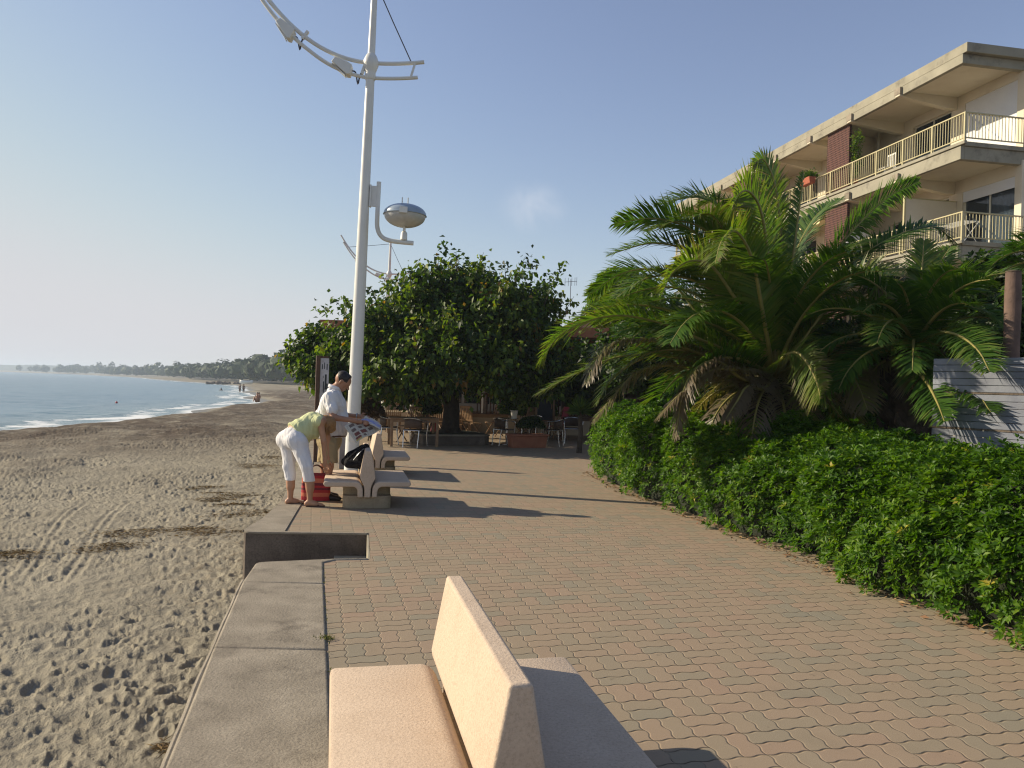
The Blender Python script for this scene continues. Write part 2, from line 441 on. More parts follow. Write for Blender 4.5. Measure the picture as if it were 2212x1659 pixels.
def dents(x, y, cell, r, depth, seed, prob=.8, rim=.35, stretch=1.):
    i = np.floor(x/cell).astype(np.int64); j = np.floor(y/cell).astype(np.int64)
    h = np.zeros_like(x)
    for a in (-1,0,1):
        for c in (-1,0,1):
            I, J = i+a, j+c
            on = cellhash(I, J, seed+3) < prob
            cx = (I+cellhash(I, J, seed))*cell; cy = (J+cellhash(I, J, seed+1))*cell
            rr = r*(.6+.8*cellhash(I, J, seed+2)); an = cellhash(I, J, seed+5)*PI
            dx, dy = x-cx, y-cy
            ux = dx*np.cos(an)+dy*np.sin(an); uy = (-dx*np.sin(an)+dy*np.cos(an))/stretch
            q = np.sqrt(ux*ux+uy*uy)/rr
            h += on*depth*(.5+.9*cellhash(I, J, seed+4))*(-np.exp(-q**4*1.1)+rim*np.exp(-((q-1.25)/.35)**2))
    return h
def beach():
    ny, nx = 1180, 620
    ys = 1.2*np.exp(np.linspace(0, math.log(1500/1.2), ny)); us = np.linspace(-1.15, .75, nx)
    # finer columns where the sand shows close to the eye
    us = np.sort(np.concatenate([np.linspace(-1.3, -.72, 90), np.linspace(-.72, -.25, 400), np.linspace(-.249, .9, 130)]))
    Y, U = np.meshgrid(ys, us, indexing='ij'); X = U*Y
    h, d = sand_h(X, Y)
    near = 1-sstep(20, 60, Y)
    act = sstep(2, 9, d)
    amp = .28+.62*sstep(.38, .62, fbm(X*.55, Y*.4, 3, 101))
    foot = (dents(X, Y, .19, .046, .026, 11, .75, .40, 1.9)+dents(X+3.3, Y*1., .11, .026, .014, 31, .8, .45, 1.5)+dents(X+1.7, Y+5, .45, .060, .020, 51, .5, .4, 2.0))*amp
    rough = (fbm(X*1.6, Y*1.6, 4, 21)-.5)*.045+(fbm(X*5, Y*5, 3, 41)-.5)*.022+(fbm(X*14, Y*14, 3, 61)-.5)*.016
    rough = rough+((fbm(X*2.0+Y*.6, Y*5.0, 3, 111)-.5)*.055+(fbm(X*4.2-Y, Y*9., 2, 121)-.5)*.024)*(1-.4*sstep(25, 60, Y))
    big = (fbm(X*.25, Y*.25, 3, 71)-.5)*.16
    # barefoot lanes and a pair of wheel tracks running up the beach
    tr = np.zeros_like(X); fl = np.ones_like(X)
    for (x0, sl0, wv) in ((-5.55, -.40, .10), (-5.0, -.36, .08), (-7.9, -.75, .1), (-7.4, -.75, .1)):
        cx = x0+sl0*(Y-9)+wv*np.sin(Y*.9); q = np.abs(X-cx)
        lim = sstep(8.2, 9, Y)*(1-sstep(13.2, 14.5, Y))
        tr += lim*(-.010*np.exp(-((q-.06)/.035)**2)+.007*np.exp(-((q-.0)/.03)**2)+.007*np.exp(-((q-.13)/.03)**2))
        fl *= 1-.4*lim*np.exp(-(q/.2)**2)
    h = h+(foot*fl*(.35+.65*near)*np.where(Y < 90, 1, 0)+rough+big)*act*(.4+.6*near)+tr
    # heaps of dead seaweed along the water line
    band = sstep(1.3, 3.2, d+(fbm(X*.3, Y*.2, 3, 85)-.5)*2)*(1-sstep(8.5, 16, d+(fbm(X*.25, Y*.12, 4, 86)-.5)*9))*sstep(6, 16, Y)*(1-.6*sstep(120, 200, Y))
    band = np.maximum(band, .75*np.exp(-((d-16)/5.)**2)*sstep(75, 95, Y)*(1-sstep(110, 150, Y)))
    wr = band*(.62+.38*sstep(.30, .55, fbm(X*.20+9, Y*.08, 4, 81)+.10))
    wr = np.maximum(wr, .55*np.exp(-((d-10)/5.)**2)*sstep(.5, .7, fbm(X*.35, Y*.22, 4, 83)))
    h = h+wr*(.05+.34*fbm(X*.7, Y*.5, 3, 91))*(1-sstep(130, 200, Y))
    # litter band beside the wall
    lit = np.zeros_like(X)
    for (px, py, rx, ry, a) in LITTER:
        g = G(px, py, -.6); lit = np.maximum(lit, a*np.exp(-((X-g.x)/rx)**2-((Y-g.y)/ry)**2))
    lit = np.maximum(lit, .55*np.exp(-((X+3.6+.24*(Y-10))/.9)**2)*sstep(6, 9, Y)*(1-sstep(22, 30, Y)))
    h = h+lit*.05*fbm(X*6, Y*6, 3, 95)
    wet = (1-sstep(.5, 2.6, d))*(d > -3)
    idx = np.arange(ny*len(us)).reshape(ny, len(us))
    q = np.stack([idx[:-1,:-1], idx[:-1,1:], idx[1:,1:], idx[1:,:-1]], -1).reshape(-1, 4)
    # sand stops under the paving: drop what would rise through it
    h = np.where((Y < 62) & (X > -2.3-.245*(Y-7)), np.minimum(h, -.45), h)
    V = np.stack([X, Y, h], -1).reshape(-1, 3)
    o = fast_obj('beach', V, [q], M['sand'], None, 180, {'wrack': wr.ravel(), 'wet': wet.ravel(), 'litter': lit.ravel()})
    return tag(o, kind='structure')
LITTER = [(470,1075,.40,.16,1),(505,1088,.30,.14,.9),(445,1045,.35,.14,.8),(490,1058,.5,.14,.5),(555,1005,.5,.35,.8),(300,1150,.45,.25,.9),(240,1180,.35,.2,.9),
          (15,1195,.35,.2,1),(440,1150,.6,.25,.9),(520,1115,.6,.3,.9),(570,1105,.4,.25,.8),(520,1065,.4,.2,.7),(600,985,.5,.4,.7),(348,1620,.06,.05,.5)]
beach()

def sea():
    m, nt, b = new_mat('sea_water')
    p = nt.pos()
    st = nt.vmath('MULTIPLY', p, (.5, 1., 1.))
    n1 = nt.noise(st, 1.6, 5, .6); n2 = nt.noise(nt.vmath('MULTIPLY', p, (.10, .30, 1.)), .5, 4, .6)
    sh = nt.attr('shore')
    deep = nt.ramp(nt.noise(nt.vmath('MULTIPLY', p, (.02, .06, 1)), 1., 4), [(.3, (.040,.120,.175)), (.7, (.060,.150,.205))])
    col = nt.mix(nt.mapr(sh, 0., 14., .75, 0.), deep, (.15,.215,.215))
    streak = nt.math('ADD', nt.math('MULTIPLY', nt.noise(nt.vmath('MULTIPLY', p, (.25, .55, 1)), 1.3, 6, .7), 1.), nt.math('MULTIPLY', nt.math('SINE', nt.math('ADD', nt.math('MULTIPLY', sh, 1.1), nt.math('MULTIPLY', nt.noise(p, .16, 3), 9.))), .16))
    fo = nt.math('MULTIPLY', nt.mapr(sh, .2, 8., 1., 0.), 1.)
    thr = nt.math('SUBTRACT', .90, nt.math('MULTIPLY', fo, .44))
    foam = nt.mapr(nt.math('SUBTRACT', streak, thr), 0., .10, 0., .9)
    foam = nt.math('MAXIMUM', foam, nt.math('MULTIPLY', nt.mapr(sh, .15, 1.5, 1., 0.), .85))
    foam = nt.math('MULTIPLY', foam, nt.mapr(sh, 12., 14., 1., 0.))
    col = nt.mix(foam, col, (.80,.82,.82))
    nt.put(b.inputs['Base Color'], col)
    nt.put(b.inputs['Roughness'], nt.math('ADD', .22, nt.math('MULTIPLY', foam, .6)))
    b.inputs['Specular IOR Level'].default_value = .5; b.inputs['IOR'].default_value = 1.33
    hh = nt.math('ADD', nt.math('MULTIPLY', n1, .35), n2)
    nt.put(b.inputs['Normal'], nt.bump(hh, .75, .55))
    ny, nx = 420, 260
    ys = 14*np.exp(np.linspace(0, math.log(4100/14), ny)); us = np.linspace(-1.0, .15, nx)
    Y, U = np.meshgrid(ys, us, indexing='ij'); X = U*Y
    d = -shore_d(X, Y)
    z = SEA+.02*np.sin(Y*.9+X*.2)*sstep(0, 4, d)*(Y < 200)+.16*np.exp(-((d-4)/.8)**2)*fbm(X*.2, Y*.2, 2, 3)+.12*np.exp(-((d-9)/.9)**2)*fbm(X*.15+4, Y*.15, 2, 13)
    z = z+(fbm(X*.45, Y*.9, 3, 17)-.5)*.16*(Y < 260)*sstep(1, 6, d)
    idx = np.arange(ny*nx).reshape(ny, nx)
    q = np.stack([idx[:-1,:-1], idx[:-1,1:], idx[1:,1:], idx[1:,:-1]], -1).reshape(-1, 4)
    keep = (d.ravel()[q] > -6).any(1)
    o = fast_obj('sea', np.stack([X, Y, z], -1).reshape(-1, 3), [q[keep]], m, None, 180, {'shore': d.ravel()})
    return tag(o, kind='structure')
sea()

# ------------------------------------------------------------------ paving, kerbs, sea walls, steps
KN_OUT = [(-.36,-1.), (-1.388,3.26), (-1.596,4.093), (-2.041,6.02), (-2.135,6.45), (-2.19,6.80)]
KN_IN = [(.37,-1.), (-.78,3.603), (-1.64,7.017)]
pav = [(.37,-1.), (-.78,3.603), (-1.635,7.0), (-1.56,7.155), (-1.251,7.22), (-1.478,8.399), (-2.36,8.337), (-2.62,9.84), (-2.80,10.9), (-3.75,15.), (-5.6,23.), (-14.,60.), (45.,60.), (45.,-1.)]
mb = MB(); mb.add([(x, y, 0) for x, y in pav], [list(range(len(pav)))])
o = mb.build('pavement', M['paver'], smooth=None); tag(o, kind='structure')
sub = MB(); sub.ground_prism([(-.05,-1.), (-1.3,6.4), (-1.2,8.9), (-2.3,9.2), (-5.2,23.), (-13.6,60.), (45.,60.), (45.,-1.)], -.9, -.012)
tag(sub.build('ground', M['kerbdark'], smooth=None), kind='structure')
def lerp2(a, b, t): return (a[0]+(b[0]-a[0])*t, a[1]+(b[1]-a[1])*t)
def kerb_x(line, y):
    for a, b in zip(line, line[1:]):
        if y <= b[1]: return a[0]+(b[0]-a[0])*(y-a[1])/(b[1]-a[1])
    return b[0]
wall = empty('sea_wall', (-1.4,4,-.7), 0, 'long worn concrete sea wall with flat coping, on the near side of the beach steps', 'wall')
def wpart(mb, name, m, **k):
    o = mb.build(name, m, wall, **k); o.matrix_parent_inverse = Matrix.Translation(wall.location).inverted(); return o
cuts = [-1., 1.2, 2.95, 4.72, 6.25]
bl = [(a, b-.008) for a, b in zip(cuts, cuts[1:])]
for a, b in bl:
    mb = MB(); mb.ground_prism([(kerb_x(KN_OUT, a), a), (kerb_x(KN_IN, a), a+.01), (kerb_x(KN_IN, b), b+.01), (kerb_x(KN_OUT, b), b)], -.16, .012)
    bevel(wpart(mb, 'coping_slab', M['kerb'], smooth=30), .018, 3)
mb = MB(); mb.ground_prism([(kerb_x(KN_OUT, 6.25), 6.25), (kerb_x(KN_IN, 6.25), 6.26), (-1.625,6.99), (-1.545,7.11), (-1.27,7.165), (-1.257,7.212), (-1.56,7.148), (-1.86,7.04), (-2.13,6.945), (-2.18,6.91), (-2.19,6.86)], -.16, .012)
bevel(wpart(mb, 'coping_slab', M['kerb'], smooth=30), .018, 3)
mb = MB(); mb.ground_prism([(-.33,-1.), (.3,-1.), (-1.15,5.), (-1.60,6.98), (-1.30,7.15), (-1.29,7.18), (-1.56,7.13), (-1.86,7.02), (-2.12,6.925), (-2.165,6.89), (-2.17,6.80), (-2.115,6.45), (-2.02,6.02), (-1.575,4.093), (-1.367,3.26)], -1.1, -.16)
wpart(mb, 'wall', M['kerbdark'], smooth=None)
mb = MB(); mb.tube([(kerb_x(KN_OUT, y)-.006+.003*math.sin(y*7), y, -.018) for y in np.linspace(-1, 6.35, 40)], .020, 8)
wpart(mb, 'edge_moulding', M['kerb'])

w2 = empty('sea_wall', (-2.6,8.4,-.7), 0, 'dark shaded concrete sea wall with rounded corner, on the far side of the beach steps', 'wall')
O2 = [(-2.80,8.33), (-2.83,9.05), (-2.99,10.36), (-3.25,11.6), (-4.0,15.), (-5.85,23.), (-14.3,60.)]
I2 = [(-14.,60.), (-5.6,23.), (-3.75,15.), (-2.80,10.9), (-2.62,9.84), (-2.36,8.337)]
mb = MB(); mb.ground_prism([(-2.795,8.36),(-2.775,8.30),(-2.74,8.272)]+[(-2.68,8.262)]+[(-2.36,8.285), (-1.50,8.362), (-1.478,8.395)]+[(-2.36,8.345)]+I2[::-1][1:]+O2[::-1], -.008, .012)
bevel(mb.build('coping', M['kerb'], w2, smooth=30), .006, 2).matrix_parent_inverse = Matrix.Translation(w2.location).inverted()
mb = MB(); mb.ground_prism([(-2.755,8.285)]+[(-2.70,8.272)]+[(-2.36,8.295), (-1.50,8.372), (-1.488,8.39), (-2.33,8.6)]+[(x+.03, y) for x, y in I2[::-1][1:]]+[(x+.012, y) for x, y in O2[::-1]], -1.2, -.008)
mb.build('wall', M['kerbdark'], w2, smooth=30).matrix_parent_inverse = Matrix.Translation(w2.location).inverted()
st = empty('beach_steps', (-1.8,7.7,-.9), 0, 'concrete steps going down through the sea wall to the sand', 'steps')
NL = lambda t: lerp2((-1.272,7.21), (-2.35,6.84), t)
FL = lambda t: lerp2((-1.49,8.365), (-2.85,8.262), t)
for i, (t0, t1) in enumerate(((0,.25),(.25,.52),(.52,.80))):
    z = -.23*(i+1)
    mb = MB(); mb.ground_prism([NL(t0), FL(t0), FL(t1), NL(t1)], -1.2, z)
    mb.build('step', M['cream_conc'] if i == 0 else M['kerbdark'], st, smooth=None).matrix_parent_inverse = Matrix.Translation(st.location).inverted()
mb = MB(); mb.ground_prism([(-1.254,7.22), (-1.482,8.396), (-1.50,8.40), (-1.274,7.222)], -.25, -.002)
mb.build('riser', M['cream_conc'], st, smooth=None).matrix_parent_inverse = Matrix.Translation(st.location).inverted()
# ================================================================== benches
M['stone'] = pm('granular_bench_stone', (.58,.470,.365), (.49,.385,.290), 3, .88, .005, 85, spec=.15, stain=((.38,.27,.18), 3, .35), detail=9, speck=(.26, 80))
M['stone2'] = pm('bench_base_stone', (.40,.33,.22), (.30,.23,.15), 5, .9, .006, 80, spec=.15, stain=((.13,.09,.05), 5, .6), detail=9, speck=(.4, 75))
def wchild(mb, name, m, par, **k):
    o = mb.build(name, m, par, **k); o.matrix_parent_inverse = Matrix.Translation(par.location).inverted(); return o
L_B = 1.32
def seat_profile(sg):
    th = .066
    # outer nose -> inner curve -> leg, upper line then lower line back
    up = [(.538,.300),(.548,.320),(.542,.345),(.527,.352),(.150,.352),(.128,.349),(.108,.340),(.090,.324),(.075,.302),(.064,.274),(.058,.240),(.056,.15)]
    lo = [(.122,.15),(.123,.215),(.128,.243),(.140,.266),(.160,.280),(.185,.285),(.50,.285),(.525,.288)]
    return [(sg*x, z) for x, z in up+lo]
def make_bench():
    t = empty('stone_bench')
    for sg in (-1, 1):
        pr = seat_profile(sg)
        if sg < 0: pr = pr[::-1]
        mb = MB(); mb.prism(pr, lambda p: Vector((p[0], 0, p[1])), lambda p: Vector((p[0], L_B, p[1])))
        bevel(mb.build('seat', M['stone'], t, smooth=50), .014, 3, 62)
    w = [(.036,.745),(.096,.412),(.092,.385),(.048,.30),(.040,.26),(.038,.15)]
    pr = [(-x, z) for x, z in w]+[(x, z) for x, z in w[::-1]]
    mb = MB(); mb.prism(pr, lambda p: Vector((p[0], -.004, p[1])), lambda p: Vector((p[0], L_B+.012, p[1])))
    bevel(mb.build('backrest', M['stone'], t, smooth=50), .012, 3, 30)
    def stad(hw, y0, y1, r):
        out = []
        for cx, cy, a0 in ((hw-r,y0+r,270),(hw-r,y1-r,0),(-hw+r,y1-r,90),(-hw+r,y0+r,180)):
            for k in range(7): out.append((cx+r*math.cos(R(a0+k*15)), cy+r*math.sin(R(a0+k*15))))
        return out
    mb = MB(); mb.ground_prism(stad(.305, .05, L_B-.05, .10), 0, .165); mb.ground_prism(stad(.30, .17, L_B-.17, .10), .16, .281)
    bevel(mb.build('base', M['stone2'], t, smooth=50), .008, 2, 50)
    return t
bench = make_bench()
def put_bench(o, loc, deg, label):
    o.location = loc; o.rotation_euler = (0,0,R(deg)); tag(o, label, 'bench', 'double sided stone benches along the promenade'); return o
put_bench(bench, (.055,2.335,0), 12.8, 'large sunlit stone bench nearest the camera, with one slanted backrest between two seats')
b2 = put_bench(copy_tree(bench), (-1.79,9.98,0), 12, 'double sided stone bench with the black rucksack on its seat, beside the bending woman')
b3 = put_bench(copy_tree(bench), (-2.235,13.35,0), 12, 'double sided stone bench behind the one with the rucksack, next to the lamp mast')

# ================================================================== lamp masts
M['whitepaint'] = pm('white_mast_paint', (.74,.74,.70), (.66,.66,.62), 1.3, .38, .001, 30, spec=.5, stain=((.45,.44,.40), 2.2, .35))
M['seam'] = pm('grimy_seam', (.42,.41,.37), (.30,.28,.24), 9, .7)
M['lensglass'] = pm('frosted_lens', (.55,.55,.53), (.46,.47,.46), 14, .3, 0, spec=.6)
M['steel'] = pm('dull_steel', (.35,.37,.40), (.28,.30,.33), 8, .35, 0, metal=.8)
M['cable'] = pm('dark_cable', (.05,.05,.07), None, 5, .5)
M['chrome'] = pm('pale_blue_cap', (.30,.37,.45), (.26,.32,.40), 5, .3, 0, spec=.6)
def make_lamp():
    t = empty('street_lamp')
    mb = MB(); hs = [0,.03,.9,2,3.5,5,6.4,6.62]
    mb.tube([(0,0,h) for h in hs], [.125,.112,.106,.100,.089,.078,.068,.066], 20)
    mb.box((0,0,.012), (.34,.34,.024)); 
    for sx in (-1,1):
        for sy in (-1,1): mb.lathe([(.018,.024),(.018,.06)], 6, (sx*.13,sy*.13,0))
    mb.build('pole', M['whitepaint'], t)
    for h_ in (1.28,1.62,3.9):
        mb = MB(); r_ = .1045-.0062*h_; mb.tube([(0,0,h_),(0,0,h_+.012)], [r_+.0025,r_+.0025], 20); mb.build('weld_seam', M['seam'], t)
    mb = MB(); mb.box((0,-.104,.85), (.10,.012,.34)); bevel(mb.build('hatch', M['whitepaint'], t), .004)
    mb = MB(); mb.tube([(0,0,6.60),(0,0,7.99)], [.060,.046], 16)
    mb.build('mast_top', M['whitepaint'], t)
    mb = MB(); mb.lathe([(.012,7.99),(.02,8.02),(.042,8.03),(.052,8.06),(.042,8.095),(.012,8.11)], 14); mb.build('ball', M['whitepaint'], t)
    mb = MB(); mb.lathe([(.075,6.36),(.085,6.38),(.085,6.44),(.078,6.47),(.095,6.52),(.122,6.60),(.118,6.66),(.085,6.74),(.064,6.77)], 20)
    mb.build('hub', M['whitepaint'], t)
    # curved twin arms in the plane of x, z   (upper rail, lower rail)
    def arc(x, dz): return Vector((x, 0, 6.63+dz+(.27*x*x+.035*abs(x)**3 if x < 0 else .10*x*x+.012*x)))
    mb = MB()
    xs = list(np.linspace(-2.12, .83, 30))
    mb.tube([arc(x, 0) for x in xs], .033, 8)
    xl = list(np.linspace(-2.06, .74, 30))
    mb.tube([arc(x, -.0)+(Vector((.055*(x < 0)*min(1, abs(x)), 0, -.235+.04*min(abs(x), 1))) if x < 0 else Vector((0,0,-.235))) for x in xl], .030, 8)
    mb.box(arc(.66, -.115), (.03,.05,.24), Matrix.Rotation(R(14), 3, 'Y')); mb.box(arc(-1.92, -.1)+Vector((.02,0,0)), (.03,.05,.22), Matrix.Rotation(R(-42), 3, 'Y'))
    mb.build('arm', M['whitepaint'], t)
    for x, an in ((-1.33, 33), (-.43, 17)):
        sc_ = .64
        rot = Matrix.Rotation(R(an), 3, 'Y'); c = arc(x, -.13)
        mb = MB(); pr = [(-.27,-.03),(-.23,.10),(.10,.10),(.22,.07),(.25,-.17),(.17,-.20)]
        mb.prism(pr[::-1], lambda p: c+rot @ Vector((p[0]*sc_, -.09, p[1]*sc_)), lambda p: c+rot @ Vector((p[0]*sc_, .09, p[1]*sc_)))
        f = bevel(mb.build('floodlight', M['whitepaint'], t), .01, 2)
        mb = MB(); a, b = Vector((-.262,0,-.045)), Vector((.16,0,-.212)); 
        mb.prism([(-.07,0),(.07,0),(.07,1),(-.07,1)], lambda p: c+rot @ (a.lerp(b, .04+.92*p[1])*sc_+Vector((.004,p[0],-.002))), lambda p: c+rot @ (a.lerp(b, .04+.92*p[1])*sc_+Vector((-.004,p[0],-.012))))
        mb.build('glass', M['lensglass'], f)
        mb = MB(); q = c+rot @ Vector((.25*sc_,0,-.02))
        mb.tube(catmull([q, q+Vector((.05,.02,-.02)), q+Vector((.09,.03,-.19)), q+Vector((.12,.0,-.07)), q+Vector((.17,0,.03))], 14), .012, 6)
        mb.build('wire', M['cable'], f)
        mb = MB(); mb.box(q+Vector((.17,0,.03)), (.04,.06,.15), rot); mb.build('bracket', M['whitepaint'], f)
    top = Vector((0,0,7.93))
    for nm, e in (('cable', arc(-1.76,.03)), ('cable', arc(.62,.03))):
        mb = MB(); mb.tube([top, (top+e)/2+Vector((0,0,-.01)), e], .0095, 6); mb.build(nm, M['cable'], t)
    return t
lamp = make_lamp()
# low side bracket with the clam-shaped luminaire: only the near mast shows one
def make_lowlight(t):
    mb = MB()
    pts = [(.215,0,4.77),(.215,0,4.50),(.215,0,4.18),(.225,0,4.05),(.265,0,3.95),(.34,0,3.885),(.46,0,3.855),(.62,0,3.845),(.80,0,3.84)]
    mb.tube(catmull(pts, 30), .036, 10); mb.box((.14,0,4.54), (.12,.045,.32)); mb.box((.095,0,4.54), (.02,.12,.34))
    mb.build('bracket', M['whitepaint'], t)
    mb = MB(); mb.lathe([(.04,3.875),(.055,3.885),(.05,3.99),(.03,4.02)], 14, (.645,0,0)); mb.box((.645,-.05,4.12),(.035,.02,.22)); mb.box((.645,.05,4.12),(.035,.02,.22))
    mb.build('mount', M['whitepaint'], t)
    lm = MB(); c = (.645,0,0)
    prof = [(.02,4.452)]+[(.335*math.sin(R(a)), 4.285+.165*math.cos(R(a))) for a in range(10, 91, 8)]+[(.345,4.272),(.335,4.265)]
    lm.lathe(prof, 28, c); l = lm.build('lamp_head', M['chrome'], t, smooth=60)
    mb = MB(); mb.lathe([(.326,4.264)]+[(.326*math.cos(R(a)), 4.264-.185*math.sin(R(a))) for a in range(8, 89, 8)], 28, c); mb.build('lens', M['lensglass'], l, smooth=60)
    for y_ in (-.33,.33):
        mb = MB(); mb.box((.645,y_,4.285), (.12,.07,.09)); mb.build('clip', M['whitepaint'], l)
    for x_ in (.60,.69):
        mb = MB(); mb.tube([(x_,-.1,4.44),(x_,-.1,4.53)], .01, 6); mb.build('eyelet', M['whitepaint'], l)
LG = 'white lamp masts with curved arms'
pb = G(757,1046); lamp2 = copy_tree(lamp)
lamp.location = pb; lamp.rotation_euler = (0, R(1.05), R(4)); make_lowlight(lamp)
tag(lamp, 'tall white lamp mast standing behind the man, with a clam shaped light on its side', 'street lamp', LG)
lamp2.location = P(828, 860, 34) ; lamp2.location.z = -.35; lamp2.rotation_euler = (0, R(.8), R(6))
tag(lamp2, 'distant white lamp mast whose curved arms show above the leafy tree', 'street lamp', LG)

# ================================================================== people
M['skin'] = pm('tanned_skin', (.40,.215,.135), (.33,.165,.10), 9, .5, .001, 60, spec=.35)
M['skin2'] = pm('fair_tanned_skin', (.47,.265,.165), (.39,.205,.125), 9, .5, .001, 60, spec=.35)
M['whitecotton'] = pm('white_cotton', (.74,.73,.74), (.66,.65,.67), 5, .85, .008, 16, spec=.15)
M['khaki'] = pm('khaki_cotton', (.40,.32,.19), (.33,.26,.15), 6, .9, .008, 14, spec=.15)
M['lime'] = pm('lime_top', (.60,.63,.36), (.53,.56,.30), 5, .85, .008, 16, spec=.15)
M['hair'] = pm('dark_hair', (.030,.022,.018), (.012,.010,.009), 60, .5, .006, 90)
M['blonde'] = pm('blonde_hair', (.36,.20,.075), (.22,.11,.04), 40, .5, .008, 70)
M['shoe'] = pm('black_leather', (.018,.015,.015), None, 8, .3)
M['sandal'] = pm('brown_sandal', (.10,.045,.03), None, 8, .6)
M['black'] = pm('black_nylon', (.014,.014,.017), (.008,.008,.010), 9, .85, .01, 14, spec=.15)
M['dark_eye'] = pm('dark_eye', (.02,.015,.012), None, 8, .2)
def finger_prims(palm, d, side, up, spread=.016, ln=.072, curl=.5, r=.0085):
    """four fingers leaving the palm along d, curling towards -up, and a thumb on the +side edge"""
    d, side, up = Vector(d).normalized(), Vector(side).normalized(), Vector(up).normalized()
    out = []; palm = Vector(palm)
    for k, l in enumerate((.92, 1.05, 1.0, .78)):
        b = palm+d*.035+side*(1.5-k)*spread
        a = curl*.5; p1 = b+(d*math.cos(a)-up*math.sin(a))*ln*l*.5
        a = curl*1.3; p2 = p1+(d*math.cos(a)-up*math.sin(a))*ln*l*.3
        a = curl*2.0; p3 = p2+(d*math.cos(a)-up*math.sin(a))*ln*l*.25
        out += [(b, p1, r*1.05, r, .006), (p1, p2, r, r*.92, .006), (p2, p3, r*.92, r*.75, .006)]
    b = palm-d*.02+side*.03
    p1 = b+(d*.6+side*.75-up*.2).normalized()*.035; p2 = p1+(d*.9+side*.25-up*.45).normalized()*.03
    out += [(b, p1, r*1.3, r*1.1, .01), (p1, p2, r*1.1, r*.85, .006)]
    return out
def CR(cx, cy, dY=0., Y0=10.75):                                     # survey point read from the enlarged photograph
    return P((870+cx/3.3175)/1.4755, (1150+cy/3.3175)/1.4755, Y0+dY)

